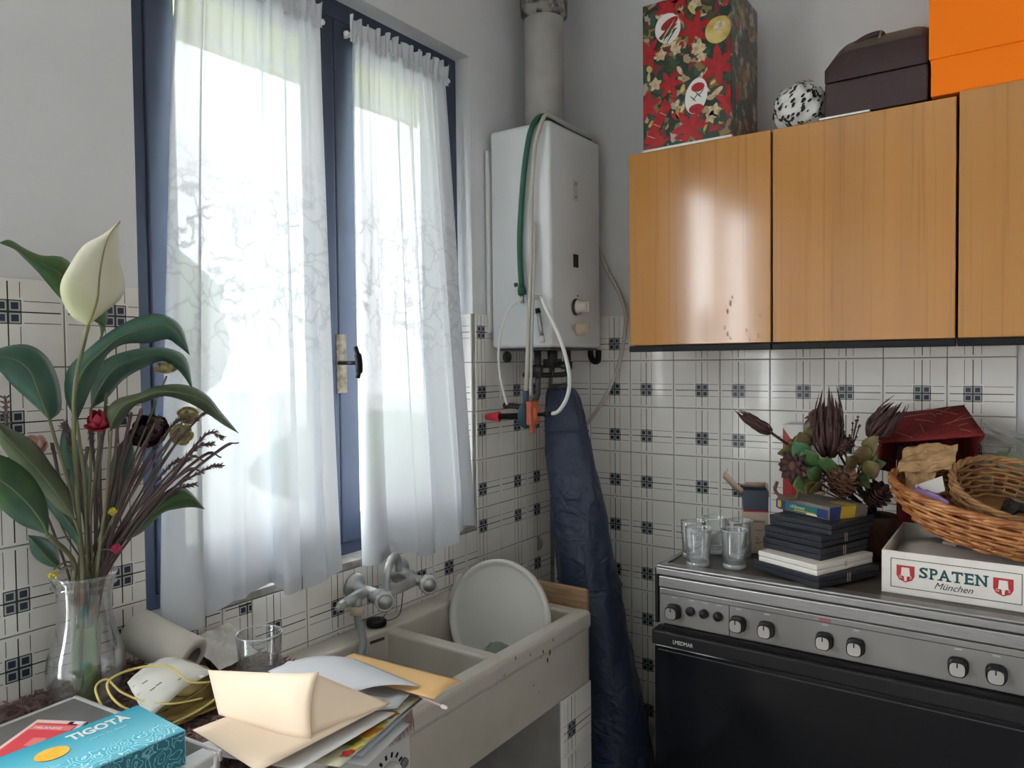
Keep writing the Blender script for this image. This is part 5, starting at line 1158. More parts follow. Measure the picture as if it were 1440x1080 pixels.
LEAF_PTS = {
    'leaf_a':[[(0.1,-1.587,1.36),(0.1,-1.587,1.36),(0.1,-1.587,1.36)],[(0.091,-1.587,1.383),(0.109,-1.586,1.382),(0.091,-1.57,1.402)],[(0.094,-1.62,1.4),(0.112,-1.612,1.399),(0.094,-1.597,1.419)],[(0.097,-1.65,1.423),(0.115,-1.65,1.454),(0.097,-1.635,1.484)],[(0.099,-1.681,1.46),(0.117,-1.681,1.472),(0.099,-1.677,1.488)],[(0.102,-1.705,1.483),(0.12,-1.706,1.485),(0.102,-1.7,1.495)],[(0.105,-1.718,1.493),(0.123,-1.727,1.495),(0.105,-1.723,1.506)],[(0.12,-1.744,1.498),(0.12,-1.744,1.498),(0.12,-1.744,1.498)]],
    'leaf_b':[[(0.13,-1.644,1.222),(0.13,-1.644,1.222),(0.13,-1.644,1.222)],[(0.127,-1.659,1.26),(0.145,-1.653,1.26),(0.127,-1.626,1.258)],[(0.135,-1.658,1.305),(0.153,-1.642,1.305),(0.135,-1.615,1.293)],[(0.144,-1.629,1.339),(0.162,-1.621,1.33),(0.144,-1.601,1.328)],[(0.153,-1.593,1.371),(0.171,-1.593,1.357),(0.153,-1.576,1.347)],[(0.162,-1.549,1.395),(0.18,-1.553,1.373),(0.162,-1.537,1.349)],[(0.17,-1.513,1.397),(0.189,-1.52,1.378),(0.17,-1.51,1.356)],[(0.179,-1.488,1.376),(0.197,-1.503,1.361),(0.179,-1.496,1.345)],[(0.2,-1.487,1.328),(0.2,-1.487,1.328),(0.2,-1.487,1.328)]],
    'leaf_c':[[(0.1,-1.607,1.239),(0.1,-1.607,1.239),(0.1,-1.607,1.239)],[(0.095,-1.601,1.286),(0.113,-1.599,1.271),(0.095,-1.578,1.255)],[(0.102,-1.58,1.322),(0.12,-1.578,1.304),(0.102,-1.554,1.285)],[(0.109,-1.54,1.338),(0.127,-1.544,1.323),(0.109,-1.522,1.306)],[(0.117,-1.506,1.342),(0.135,-1.51,1.331),(0.117,-1.489,1.319)],[(0.124,-1.477,1.34),(0.142,-1.485,1.323),(0.124,-1.467,1.305)],[(0.131,-1.451,1.322),(0.149,-1.465,1.305),(0.131,-1.456,1.289)],[(0.15,-1.452,1.266),(0.15,-1.452,1.266),(0.15,-1.452,1.266)]],
    'leaf_d':[[(0.17,-1.61,1.207),(0.17,-1.61,1.207),(0.17,-1.61,1.207)],[(0.168,-1.616,1.235),(0.186,-1.613,1.224),(0.168,-1.595,1.213)],[(0.178,-1.603,1.256),(0.196,-1.601,1.247),(0.178,-1.576,1.243)],[(0.188,-1.572,1.265),(0.206,-1.576,1.258),(0.188,-1.561,1.25)],[(0.198,-1.545,1.276),(0.216,-1.55,1.267),(0.198,-1.533,1.259)],[(0.208,-1.504,1.277),(0.226,-1.511,1.261),(0.208,-1.494,1.245)],[(0.218,-1.47,1.26),(0.236,-1.478,1.244),(0.218,-1.462,1.222)],[(0.228,-1.447,1.227),(0.246,-1.457,1.215),(0.228,-1.442,1.204)],[(0.25,-1.429,1.19),(0.25,-1.429,1.19),(0.25,-1.429,1.19)]],
    'leaf_e':[[(0.14,-1.689,1.226),(0.14,-1.689,1.226),(0.14,-1.689,1.226)],[(0.125,-1.697,1.243),(0.143,-1.696,1.245),(0.125,-1.665,1.243)],[(0.121,-1.715,1.264),(0.139,-1.704,1.275),(0.121,-1.666,1.288)],[(0.118,-1.733,1.285),(0.136,-1.713,1.304),(0.118,-1.681,1.326)],[(0.115,-1.746,1.304),(0.133,-1.731,1.321),(0.115,-1.708,1.345)],[(0.111,-1.763,1.312),(0.129,-1.755,1.326),(0.111,-1.744,1.339)],[(0.12,-1.775,1.323),(0.12,-1.775,1.323),(0.12,-1.775,1.323)]],
    'leaf_f':[[(0.16,-1.665,1.069),(0.16,-1.665,1.069),(0.16,-1.665,1.069)],[(0.144,-1.684,1.088),(0.162,-1.683,1.101),(0.144,-1.666,1.113)],[(0.14,-1.707,1.124),(0.158,-1.707,1.142),(0.14,-1.687,1.154)],[(0.136,-1.734,1.16),(0.154,-1.731,1.177),(0.136,-1.71,1.194)],[(0.132,-1.755,1.195),(0.15,-1.757,1.212),(0.132,-1.74,1.217)],[(0.14,-1.766,1.235),(0.14,-1.766,1.235),(0.14,-1.766,1.235)]],
    'leaf_g':[[(0.18,-1.713,1.056),(0.18,-1.713,1.056),(0.18,-1.713,1.056)],[(0.164,-1.723,1.063),(0.182,-1.721,1.076),(0.164,-1.705,1.086)],[(0.16,-1.743,1.076),(0.178,-1.736,1.105),(0.16,-1.71,1.118)],[(0.156,-1.767,1.104),(0.174,-1.759,1.135),(0.156,-1.731,1.156)],[(0.152,-1.787,1.132),(0.17,-1.784,1.159),(0.152,-1.763,1.181)],[(0.16,-1.802,1.186),(0.16,-1.802,1.186),(0.16,-1.802,1.186)]],
    'leaf_h':[[(0.1,-1.662,0.98),(0.1,-1.662,0.98),(0.1,-1.662,0.98)],[(0.085,-1.68,0.99),(0.103,-1.681,1.002),(0.085,-1.66,1.013)],[(0.081,-1.696,1.011),(0.099,-1.696,1.026),(0.081,-1.675,1.031)],[(0.09,-1.704,1.043),(0.09,-1.704,1.043),(0.09,-1.704,1.043)]],
    'leaf_i':[[(0.11,-1.566,1.006),(0.11,-1.566,1.006),(0.11,-1.566,1.006)],[(0.104,-1.545,1.035),(0.122,-1.549,1.028),(0.104,-1.527,1.015)],[(0.11,-1.516,1.06),(0.128,-1.516,1.052),(0.11,-1.493,1.043)],[(0.116,-1.475,1.084),(0.134,-1.48,1.069),(0.116,-1.466,1.048)],[(0.122,-1.45,1.082),(0.14,-1.456,1.069),(0.122,-1.44,1.047)],[(0.14,-1.427,1.043),(0.14,-1.427,1.043),(0.14,-1.427,1.043)]],
    'leaf_j':[[(0.09,-1.611,1.04),(0.09,-1.611,1.04),(0.09,-1.611,1.04)],[(0.078,-1.638,1.115),(0.096,-1.627,1.115),(0.078,-1.6,1.11)],[(0.078,-1.648,1.176),(0.096,-1.639,1.17),(0.078,-1.61,1.16)],[(0.09,-1.643,1.223),(0.09,-1.643,1.223),(0.09,-1.643,1.223)]],
    'leaf_k':[[(0.09,-1.581,1.034),(0.09,-1.581,1.034),(0.09,-1.581,1.034)],[(0.075,-1.572,1.093),(0.093,-1.565,1.094),(0.075,-1.54,1.088)],[(0.071,-1.557,1.153),(0.089,-1.549,1.147),(0.071,-1.519,1.136)],[(0.08,-1.532,1.192),(0.08,-1.532,1.192),(0.08,-1.532,1.192)]],
    'leaf_l':[[(0.12,-1.634,1.0),(0.12,-1.634,1.0),(0.12,-1.634,1.0)],[(0.105,-1.651,1.037),(0.123,-1.649,1.045),(0.105,-1.631,1.039)],[(0.103,-1.681,1.089),(0.121,-1.674,1.087),(0.103,-1.649,1.069)],[(0.101,-1.681,1.111),(0.119,-1.678,1.113),(0.101,-1.658,1.096)],[(0.11,-1.678,1.137),(0.11,-1.678,1.137),(0.11,-1.678,1.137)]],
    'spathe':[[(0.2,-1.656,1.374),(0.2,-1.656,1.374),(0.2,-1.656,1.374)],[(0.191,-1.672,1.384),(0.209,-1.652,1.393),(0.191,-1.627,1.395)],[(0.194,-1.689,1.408),(0.212,-1.646,1.417),(0.194,-1.601,1.419)],[(0.197,-1.693,1.434),(0.215,-1.644,1.448),(0.197,-1.595,1.442)],[(0.199,-1.681,1.462),(0.217,-1.639,1.481),(0.199,-1.603,1.475)],[(0.202,-1.66,1.496),(0.22,-1.634,1.503),(0.202,-1.605,1.508)],[(0.205,-1.632,1.516),(0.223,-1.627,1.52),(0.205,-1.606,1.528)],[(0.22,-1.612,1.538),(0.22,-1.612,1.538),(0.22,-1.612,1.538)]],
}

def up_rows(tri, k=4):
    cols = [cr([r[j] for r in tri], k) for j in range(3)]
    out = []
    for a, b, c_ in zip(*cols):
        row = []
        for s in range(9):
            t = s/8
            q = (a*(1-t)*(1-2*t)) + b*(4*t*(1-t)) + c_*(t*(2*t-1))
            row.append(q)
        out.append(row)
    return out, cols[1]
def leaf_stem(key, mk, label, stem=None, name='silk_foliage', cat='leaf', r=.0026, group='silk leaves in the glass vase'):
    tri = LEAF_PTS[key]; base = Vector(tri[0][1]); rt = root(name, label, cat, (VX, VY, MZ+.02), group)
    rows, mid = up_rows(tri); m = MB(); m.grid(rows, 0, True, .0009); lf = part('leaf' if mk != 'w' else 'spathe', m, LG[mk], rt)
    m = MB(); n = len(mid); m.tube([q + Vector((.0011,-.0007,0)) for q in mid], [.0016*(1-.75*i/n)+.0003 for i in range(n)], 5, 0); part('midrib', m, MIDW if mk == 'w' else MIDR, lf)
    a = random.uniform(0, 6.28); foot = Vector((VX+.018*math.cos(a), VY+.018*math.sin(a), MZ+.03)); neck = Vector((VX+.022*math.cos(a+2.5), VY+.022*math.sin(a+2.5), MZ+.185))
    tgt = base - neck; neck = Vector((VX, VY, MZ+.20)) + Vector((max(-.03, min(.03, tgt.x*.3)), max(-.03, min(.03, tgt.y*.3)), 0))
    mids = [Vector(q) for q in (stem or [])] or [neck.lerp(base, .55) + Vector((.01, 0, .02))]
    m = MB(); pt = cr([foot, neck] + mids + [base], 7); m.tube(pt, r, 7); part('stem', m, STG, rt)
    return rt
random.seed(77)
leaf_stem('spathe', 'w', 'cream peace lily bloom standing tall above the other leaves', [(.12,-1.640,1.05), (.16,-1.662,1.15), (.17,-1.667,1.22), (.17,-1.662,1.29)], 'lily_bloom', 'flower', .0033, 'flowers in the glass vase')
leaf_stem('leaf_a', 'g4', 'green leaf with pale tip pointing away behind the cream bloom', [(.10,-1.60,1.1), (.105,-1.585,1.25)])
leaf_stem('leaf_b', 'g1', 'broad green leaf arching highest over the blue window frame')
leaf_stem('leaf_c', 'g1', 'slimmer green leaf arching just under the broad one')
leaf_stem('leaf_d', 'g3', 'olive grey leaf reaching furthest over the curtain')
leaf_stem('leaf_e', 'g1', 'large folded green leaf in front of the tiles with navy squares', [(.12,-1.64,1.05)])
leaf_stem('leaf_f', 'g3', 'long greyish leaf leaning away from the window')
leaf_stem('leaf_g', 'g4', 'big low leaf with bright green edge leaning away from the window', [(.113,-1.648,.992)], r=.004)
leaf_stem('leaf_h', 'g1', 'small leaf hanging by the vase rim')
leaf_stem('leaf_i', 'g4', 'low bright green leaf in front of the curtain')
leaf_stem('leaf_j', 'g1', 'upright leaf deep inside the bouquet behind the tall stem')
leaf_stem('leaf_k', 'g1', 'upright leaf standing beside the dried grass')
leaf_stem('leaf_l', 'g1', 'short upright leaf just above the vase rim')
# dried grass blades
GRS = mat('dried_grass', (.085, .055, .060), .7, col2=(.14, .09, .085), nscale=40)
ENDS = [(.16,-1.443,1.218),(.17,-1.409,1.156),(.16,-1.442,1.118),(.15,-1.432,1.145),(.14,-1.481,1.087),(.12,-1.552,1.219),(.13,-1.512,1.209),(.13,-1.576,1.239),(.14,-1.488,1.202),(.15,-1.463,1.142),(.15,-1.497,1.134),(.13,-1.522,1.155),(.11,-1.612,1.2),(.12,-1.595,1.21),(.11,-1.651,1.203),(.11,-1.673,1.183),
        (.18,-1.47,1.16),(.17,-1.50,1.19),(.19,-1.455,1.185),(.12,-1.535,1.225),(.15,-1.53,1.20),(.10,-1.56,1.17),(.14,-1.545,1.15),(.13,-1.63,1.17),(.12,-1.655,1.14),(.09,-1.59,1.19),(.16,-1.51,1.11),(.18,-1.485,1.125)]
random.seed(50)
for k, e in enumerate(ENDS):
    e = Vector(e); b = Vector((VX+random.uniform(-.02,.02), VY+random.uniform(-.02,.02), MZ+.04)); nk = Vector((VX+.022, VY+.024, MZ+.21)).lerp(Vector((VX,VY,MZ+.21)), random.random())
    md = nk.lerp(e, .55) + Vector((random.uniform(-.01,.012), random.uniform(-.008,.008), .02)); bend = Vector((0, .025 if e.y > -1.5 else 0, -.015 if k % 3 == 0 else 0))
    pts = cr([b, nk, md, e, e + bend + (e-md)*.10], 6)
    rt = root('dried_grass_blade', 'purplish brown dried grass with a bristly seed head in the glass vase' if k < 20 and k % 2 == 0 else 'plain thin purplish brown dried grass blade without bristles in the glass vase', 'dried grass', b, 'bristly dried grasses in the vase' if k < 20 and k % 2 == 0 else 'plain dried grass blades in the vase')
    n = len(pts); m = MB(); m.tube(pts, [lerp(.0014, .0030 if k % 2 else .0022, min(1, i/n*1.4))*(1 if i < n-4 else .5) for i in range(n)], 5); part('blade', m, GRS, rt)
    if k < 20 and k % 2 == 0:                    # serrated seed head
        m = MB()
        for i in range(int(n*.62), n):
            t = (pts[min(i+1, n-1)] - pts[i-1]).normalized()
            for s in range(6):
                an = s*1.05 + i; d = t.orthogonal().normalized(); d = Matrix.Rotation(an, 3, t) @ d; q = pts[i] + t*random.uniform(-.004,.004); bract(m, q, q + d*.005 + t*.007, t.cross(d), .0011, d*.0005)
        part('seed_head', m, GRS, rt, kind='stuff')
rt = root('dried_grass_blade', 'dark feathery seed spike at the edge of the bouquet away from the window', 'dried grass', (VX,VY,MZ+.04)); pts = cr([(VX,VY,MZ+.04), (VX-.0,VY-.02,MZ+.21), (.11,-1.70,1.12), (.12,-1.738,1.21), (.12,-1.742,1.262)], 6); m = MB(); m.tube(pts, .0022, 5); part('blade', m, GRS, rt); m = MB()
for i in range(15, len(pts)):
    t = (pts[min(i+1, len(pts)-1)] - pts[i-1]).normalized()
    for s in range(8): d = Matrix.Rotation(s*.8+i, 3, t) @ t.orthogonal().normalized(); bract(m, pts[i], pts[i] + d*.008 + t*.006, t.cross(d), .0014, d*.0005)
part('seed_head', m, GRS, rt, kind='stuff')
# small silk blooms
def bloom(c, col, r, label, n=6, lay=2, nrm=(.5,-.6,.6), name='silk_flower'):
    c, nrm = Vector(c), Vector(nrm).normalized(); a = nrm.orthogonal().normalized(); b = nrm.cross(a); rt = root(name, label, 'flower', (VX,VY,MZ+.02), 'flowers in the glass vase')
    m = MB(); m.tube(cr([(VX,VY,MZ+.03), (VX+.01,VY+.01,MZ+.2), Vector((VX,VY,MZ+.2)).lerp(c,.45) + Vector((0,0,.032 if c.z < 1.01 else 0)), c - nrm*.006], 6), .0016, 6); part('stem', m, STG, rt); m = MB()
    for l in range(lay):
        for k in range(n):
            an = 2*math.pi*(k+.5*l)/n; d = a*math.cos(an)+b*math.sin(an); bract(m, c, c + d*r*(1-.35*l) + nrm*r*(.5+.5*l), nrm.cross(d), r*.45, d*r*.30)
    part('petals', m, col, rt)
CRM = mat('cream_petal', (.60,.52,.28), .6, trl=.3); REDF = mat('red_petal', (.30,.012,.03), .6, col2=(.40,.03,.05), nscale=30, trl=.2); MARF = mat('maroon_petal', (.04,.012,.02), .7); PNK = mat('pink_petal', (.55,.33,.28), .7, trl=.25); YEL = mat('yellow_bud', (.60,.50,.04), .5); HPK = mat('hot_pink_petal', (.55,.06,.14), .5)
bloom((.11,-1.478,1.297), CRM, .020, 'cream silk bloom between the arching leaves and the curtain', nrm=(.2,-.2,1)); bloom((.12,-1.443,1.222), CRM, .019, 'cream silk bloom under the olive leaf', nrm=(.4,-.3,-.3))
bloom((.15,-1.618,1.212), REDF, .021, 'red silk rosebud in the middle of the bouquet', 5, 3, (.5,-.4,.9)); bloom((.072,-1.487,1.183), MARF, .034, 'large dark maroon silk bloom behind the dried grass', 8, 3)
bloom((.10,-1.695,1.178), PNK, .022, 'pale pink silk petals near the tiles', 6, 2); bloom((.12,-1.458,1.182), CRM, .020, 'cream silk petals behind the serrated grass', 6, 2, (.6,-.3,.2))
bloom((.15,-1.60,1.068), YEL, .007, 'tiny yellow bud on a stem above the vase', 4, 2); bloom((.135,-1.688,.985), YEL, .008, 'tiny yellow bud hanging by the vase rim', 4, 2, (.3,-.2,-.6)); bloom((.13,-1.585,1.0), HPK, .009, 'small hot pink petal by the vase neck', 4, 2)

# ------------------------------------------------------------------ things on the washing machine
PAPERW = mat('white_paper', (.72, .72, .73), .7); PAPERG = mat('grey_white_paper', (.60, .61, .64), .65); ROLLP = mat('paper_towel', (.62, .58, .53), .85, bump=.15, bscale=120); PRINTP = mat('printed_paper', (.62, .60, .55), .7, col2=(.50, .49, .45), nscale=30)
pr = root('paper_roll', 'roll of pale kitchen paper leaning from the mat to the window sill', 'paper roll', (.09, -1.47, MZ))
A, B = Vector((.046,-1.515,.826)), Vector((.160,-1.470,.780)); ax_ = (B-A).normalized(); L = (B-A).length
m = MB(); m.lathe([(.021,0), (.036,0), (.0385,.003), (.0385,L-.003), (.036,L), (.021,L)], A, 40, ax=ax_, closed=True); part('paper', m, ROLLP, pr)
m = MB(); m.lathe([(.0205,.0), (.0215,0), (.0215,L-.001), (.0205,L-.001)], A, 30, ax=ax_, closed=True); part('core', m, mat('grey_core', (.20,.19,.18), .8), pr)
crumple('crumpled_napkin', [(.078,-1.435,.786), (.022,-1.305,.770), (.150,-1.325,.744), (.165,-1.420,.744)], 10, .0022, PRINTP, 'crumpled printed napkin behind the drinking glass', 'paper', 3)
tumbler((.246,-1.392,MZ), 'clear tumbler on the shag mat beside the papers', None, .041, .086)
# paper bag with yellow string handles
bgr = root('paper_bag', 'small crumpled paper bag with yellow string handles lying on the mat', 'bag', (.24, -1.55, MZ))
YB = mat('yellow_bag', (.42,.33,.10), .7, col2=(.25,.17,.06), nscale=12); YS = mat('yellow_string', (.62,.50,.16), .7); BGW = mat('bag_label', (.72,.70,.64), .7, col2=(.62,.62,.55), nscale=20)
random.seed(60)
def sheet(nm, c4, mt, par, bow=(0,0,0), thick=.0009, n=8, jit=0.0, label=None):
    a, b, c_, d = [Vector(q) for q in c4]; bow = Vector(bow); rows = []
    for i in range(n+1): rows.append([a.lerp(b, i/n).lerp(d.lerp(c_, i/n), j/n) + bow*math.sin(math.pi*i/n)*math.sin(math.pi*(.15+.7*j/n)) + Vector((0,0,random.uniform(-jit,jit))) for j in range(n+1)])
    m = MB(); m.grid(rows, 0, True, thick); return part(nm, m, mt, par, label=label)
sheet('upper_panel', [(.200,-1.610,.798), (.180,-1.525,.808), (.275,-1.500,.795), (.285,-1.625,.765)], BGW, bgr, (0,0,.016), jit=.002)
sheet('lower_panel', [(.215,-1.605,.742), (.190,-1.525,.742), (.300,-1.495,.742), (.300,-1.585,.742)], YB, bgr, (0,0,.006), jit=.002)
sheet('side_panel', [(.275,-1.500,.795), (.180,-1.525,.808), (.190,-1.525,.742), (.300,-1.495,.742)], YB, bgr, (0,.012,0), jit=.002)
sheet('gusset', [(.285,-1.575,.770), (.280,-1.505,.785), (.260,-1.53,.765), (.262,-1.60,.757)], YB, bgr, (.01,0,0), jit=.002)
sheet('gusset', [(.298,-1.580,.745), (.296,-1.505,.760), (.27,-1.53,.752), (.27,-1.59,.75)], YB, bgr, (.006,0,0), jit=.002)
for pts in ([(.285,-1.62,.768), (.26,-1.655,.795), (.215,-1.648,.815), (.205,-1.60,.818), (.245,-1.565,.818), (.285,-1.555,.800), (.300,-1.525,.792), (.295,-1.50,.795)], [(.28,-1.63,.766), (.245,-1.66,.775), (.19,-1.655,.80), (.185,-1.635,.808), (.21,-1.625,.79), (.255,-1.61,.78), (.29,-1.585,.776), (.30,-1.54,.77)], [(.30,-1.60,.75), (.312,-1.55,.76), (.312,-1.51,.775), (.298,-1.498,.79)]):
    m = MB(); m.tube(cr(pts, 7), .0019, 6); part('string_handle', m, YS, bgr)
m = MB()
for k, (x, y) in enumerate(((.262,-1.602), (.255,-1.588), (.235,-1.60), (.225,-1.565), (.245,-1.545), (.262,-1.555))): m.obox((x, y, .806 - (x-.2)*.14 + .002), (.003,-.006,0), (.0009,.0006,0), (0,0,.0003))
part('printed_line', m, mat('faint_print', (.2,.2,.2), .7), bgr)
# aluminium case
ALU = mat('case_aluminium', (.72,.72,.72), .38, metal=.7); CASEG = mat('case_grey_panel', (.11,.108,.105), .45, col2=(.14,.135,.13), nscale=15)
ac = root('aluminium_case', 'grey case with aluminium edges lying on the shag mat', 'case', (.32, -1.8, .737))
ea = Vector((.342,.028,0)).normalized(); eb = Vector((-ea.y, ea.x, 0))*-1; O = Vector((.166,-1.672,0)); W_, D_ = .345, .235; zb, zt_ = .737, .793
def cp(a, b, z): return O + ea*a + eb*b + Vector((0,0,z))
def cbox(nm, a0, a1, b0, b1, z0, z1, mt, bev=.002, par=ac):
    q = MB(); q.prism([cp(a0,b0,z0), cp(a1,b0,z0), cp(a1,b1,z0), cp(a0,b1,z0)], (0,0,z1-z0)); return part(nm, q, mt, par, bev)
cbox('shell', .003, W_-.003, .003, D_-.003, zb+.002, zt_-.004, ALU); cbox('top_panel', .010, W_-.010, .010, D_-.010, zt_-.0045, zt_-.0006, CASEG, 0)
for a0, a1, b0, b1 in ((0, W_, 0, .009), (0, W_, D_-.009, D_), (0, .009, .009, D_-.009), (W_-.030, W_, .009, D_-.009)): cbox('edge_profile', a0, a1, b0, b1, zt_-.016, zt_, ALU, .003); cbox('edge_profile', a0, a1, b0, b1, zb, zb+.014, ALU, .003)
for a, b in ((0,0), (W_,0), (W_,D_), (0,D_)):
    q = MB(); q.lathe([(0,0), (.010,0), (.0122,.002), (.0122,zt_-zb-.003), (.009,zt_-zb-.0008), (0,zt_-zb-.0005)], cp(a + (.0115 if a == 0 else -.0115), b + (.0115 if b == 0 else -.0115), zb-.0003), 20); part('corner_cap', q, ALU, ac)
cbox('latch', W_-.0005, W_+.004, .05, .085, zb+.018, zt_-.012, ALU, .001); cbox('latch', W_-.0005, W_+.004, .16, .195, zb+.018, zt_-.012, ALU, .001)
# turquoise tissue box
tg = root('tissue_box', 'turquoise box lettered TIGOTA with a yellow oval lying on the case', 'box', (.45, -1.78, .7955))
F0, F1 = Vector((.387,-1.692,0)), Vector((.508,-1.686,0)); ta = (F1-F0).normalized(); tb = Vector((ta.y, -ta.x, 0)); wA, lB, z0, z1 = (F1-F0).length, .235, .7958, .841
# long side runs towards the camera, slightly turned
ta = Vector((.998,-.03,0)).normalized(); tb = Vector((ta.y, -ta.x, 0)); F1 = F0 + ta*wA
def tq(a, b, z): return F0 + ta*a + tb*b + Vector((0,0,z))
def tig_mat():
    m = bpy.data.materials.new('turquoise_print'); m.use_nodes = True; nt = m.node_tree; b = nt.nodes['Principled BSDF']; b.inputs['Roughness'].default_value = .35
    geo = nt.nodes.new('ShaderNodeNewGeometry'); sp = nt.nodes.new('ShaderNodeSeparateXYZ'); tc = nt.nodes.new('ShaderNodeTexCoord')
    nt.links.new(tc.outputs['Object'], sp.inputs[0])
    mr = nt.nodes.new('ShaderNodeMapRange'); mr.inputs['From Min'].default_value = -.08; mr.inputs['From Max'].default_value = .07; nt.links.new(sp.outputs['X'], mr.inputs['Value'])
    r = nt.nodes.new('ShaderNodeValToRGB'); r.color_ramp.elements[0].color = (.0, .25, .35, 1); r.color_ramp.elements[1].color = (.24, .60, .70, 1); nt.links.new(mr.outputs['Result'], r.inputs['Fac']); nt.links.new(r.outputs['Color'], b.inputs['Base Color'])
    return m
def curl_mat(name, base, line):
    m = bpy.data.materials.new(name); m.use_nodes = True; nt = m.node_tree; b = nt.nodes['Principled BSDF']; b.inputs['Roughness'].default_value = .35
    tc = nt.nodes.new('ShaderNodeTexCoord'); vo = nt.nodes.new('ShaderNodeTexVoronoi'); vo.inputs['Scale'].default_value = 58; no = nt.nodes.new('ShaderNodeTexNoise'); no.inputs['Scale'].default_value = 40
    ad = nt.nodes.new('ShaderNodeMixRGB'); ad.blend_type = 'ADD'; ad.inputs['Fac'].default_value = .025; nt.links.new(tc.outputs['Object'], no.inputs['Vector']); nt.links.new(tc.outputs['Object'], ad.inputs[1]); nt.links.new(no.outputs['Color'], ad.inputs[2]); nt.links.new(ad.outputs['Color'], vo.inputs['Vector'])
    mu = nt.nodes.new('ShaderNodeMath'); mu.operation = 'MULTIPLY'; mu.inputs[1].default_value = 26; nt.links.new(vo.outputs['Distance'], mu.inputs[0])
    si = nt.nodes.new('ShaderNodeMath'); si.operation = 'SINE'; nt.links.new(mu.outputs[0], si.inputs[0])
    r = nt.nodes.new('ShaderNodeValToRGB'); e = r.color_ramp.elements; e[0].position = .72; e[0].color = (*base, 1); e[1].position = .86; e[1].color = (*line, 1); nt.links.new(si.outputs[0], r.inputs['Fac']); nt.links.new(r.outputs['Color'], b.inputs['Base Color']); return m
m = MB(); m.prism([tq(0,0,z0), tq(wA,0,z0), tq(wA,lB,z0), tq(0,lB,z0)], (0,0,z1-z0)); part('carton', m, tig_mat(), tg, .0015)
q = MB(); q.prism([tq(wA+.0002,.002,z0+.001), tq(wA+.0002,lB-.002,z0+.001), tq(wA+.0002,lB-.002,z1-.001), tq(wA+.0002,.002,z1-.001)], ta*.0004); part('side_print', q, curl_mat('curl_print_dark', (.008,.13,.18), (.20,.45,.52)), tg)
q = MB(); n = 40; q.grid([[tq(wA-.001, .003+(lB-.005)*k/n, z1+.0003), tq(wA-.030-.012*abs(math.sin(k*.7))-.012*k/n, .003+(lB-.005)*k/n, z1+.0003)] for k in range(n+1)], 0, False); part('lace_print', q, curl_mat('curl_print_light', (.08,.42,.52), (.60,.80,.85)), tg)
text_part('brand_lettering', 'TIGOTÀ', .0255, tq(.032,.100,z1+.0004), -tb, -ta, PWHITE, tg, ext=.0002, label='white lettering TIGOTA', sx=.78, off=.0007)
text_part('small_lettering', 'carta da mani', .0095, tq(.050,.085,z1+.0004), -tb, -ta, mat('pale_blue_ink', (.35,.60,.66), .5), tg, ext=.0002, sx=.9)
q = MB(); c = tq(.046,.128,z1+.0005); q.prism([c + tb*(.019*math.cos(2*math.pi*k/32)) + ta*(.016*math.sin(2*math.pi*k/32)) for k in range(32)], (0,0,.0004)); part('yellow_oval', q, mat('oval_yellow', (.72,.36,.02), .4, col2=(.80,.48,.08), nscale=40), tg)
q = MB(); q.prism([tq(.058+.009*math.cos(math.pi*k/8), -.0002, z1-.0004-.006*math.sin(math.pi*k/8)) for k in range(9)], -tb*.0006); part('thumb_notch', q, curl_mat('notch', (.0,.10,.14), (.0,.10,.14)), tg)
# red notepad
rn = root('red_notepad', 'red and white notepad lying on the grey case behind the turquoise box', 'notepad', (.29, -1.8, .7945))
P0, P1, P2, P3 = Vector((.222,-1.752,0)), Vector((.288,-1.715,0)), Vector((.375,-1.845,0)), Vector((.309,-1.885,0)); zn = .7945
m = MB(); m.prism([p_ + Vector((0,0,zn)) for p_ in (P0, P1, P2, P3)], (0,0,.005)); part('pages', m, PAPERW, rn)
def np_(u, v, dz): return P0.lerp(P1, u).lerp(P3.lerp(P2, u), v) + Vector((0,0,zn+.0052+dz))
def nquad(nm, u0, u1, v0, v1, mt, dz): q = MB(); q.prism([np_(u0,v0,dz), np_(u1,v0,dz), np_(u1,v1,dz), np_(u0,v1,dz)], (0,0,.0003)); part(nm, q, mt, rn)
CORAL = mat('coral_red', (.62,.055,.07), .5); PINKP = mat('cover_pink', (.72,.52,.47), .5); CORL = mat('coral_light', (.68,.17,.17), .5)
nquad('cover', 0, 1, 0, 1, PINKP, 0); nquad('red_panel', .08, .92, .06, .72, CORAL, .0003); nquad('light_band', .10, .90, .10, .18, CORL, .0006); nquad('emblem', .40, .66, .32, .46, CORL, .0006); nquad('light_band', .08, .92, .73, .82, CORL, .0004); nquad('dark_tab', .70, .88, .02, .075, BLACK, .0006); nquad('white_tab', .80, .98, .015, .06, PAPERW, .0009)
text_part('cover_lettering', 'MILANESE', .0085, np_(.16, .165, .0009), P1-P0, P0-P3, PAPERW, rn, ext=.0001, sx=1.1)
q = MB(); q.prism([np_(1.0,0,-.0045), np_(1.04,.01,-.0045), np_(1.03,.35,-.0045), np_(1.0,.4,-.0045)], (0,0,.004)); part('dark_spine', q, NAVYC, rn)
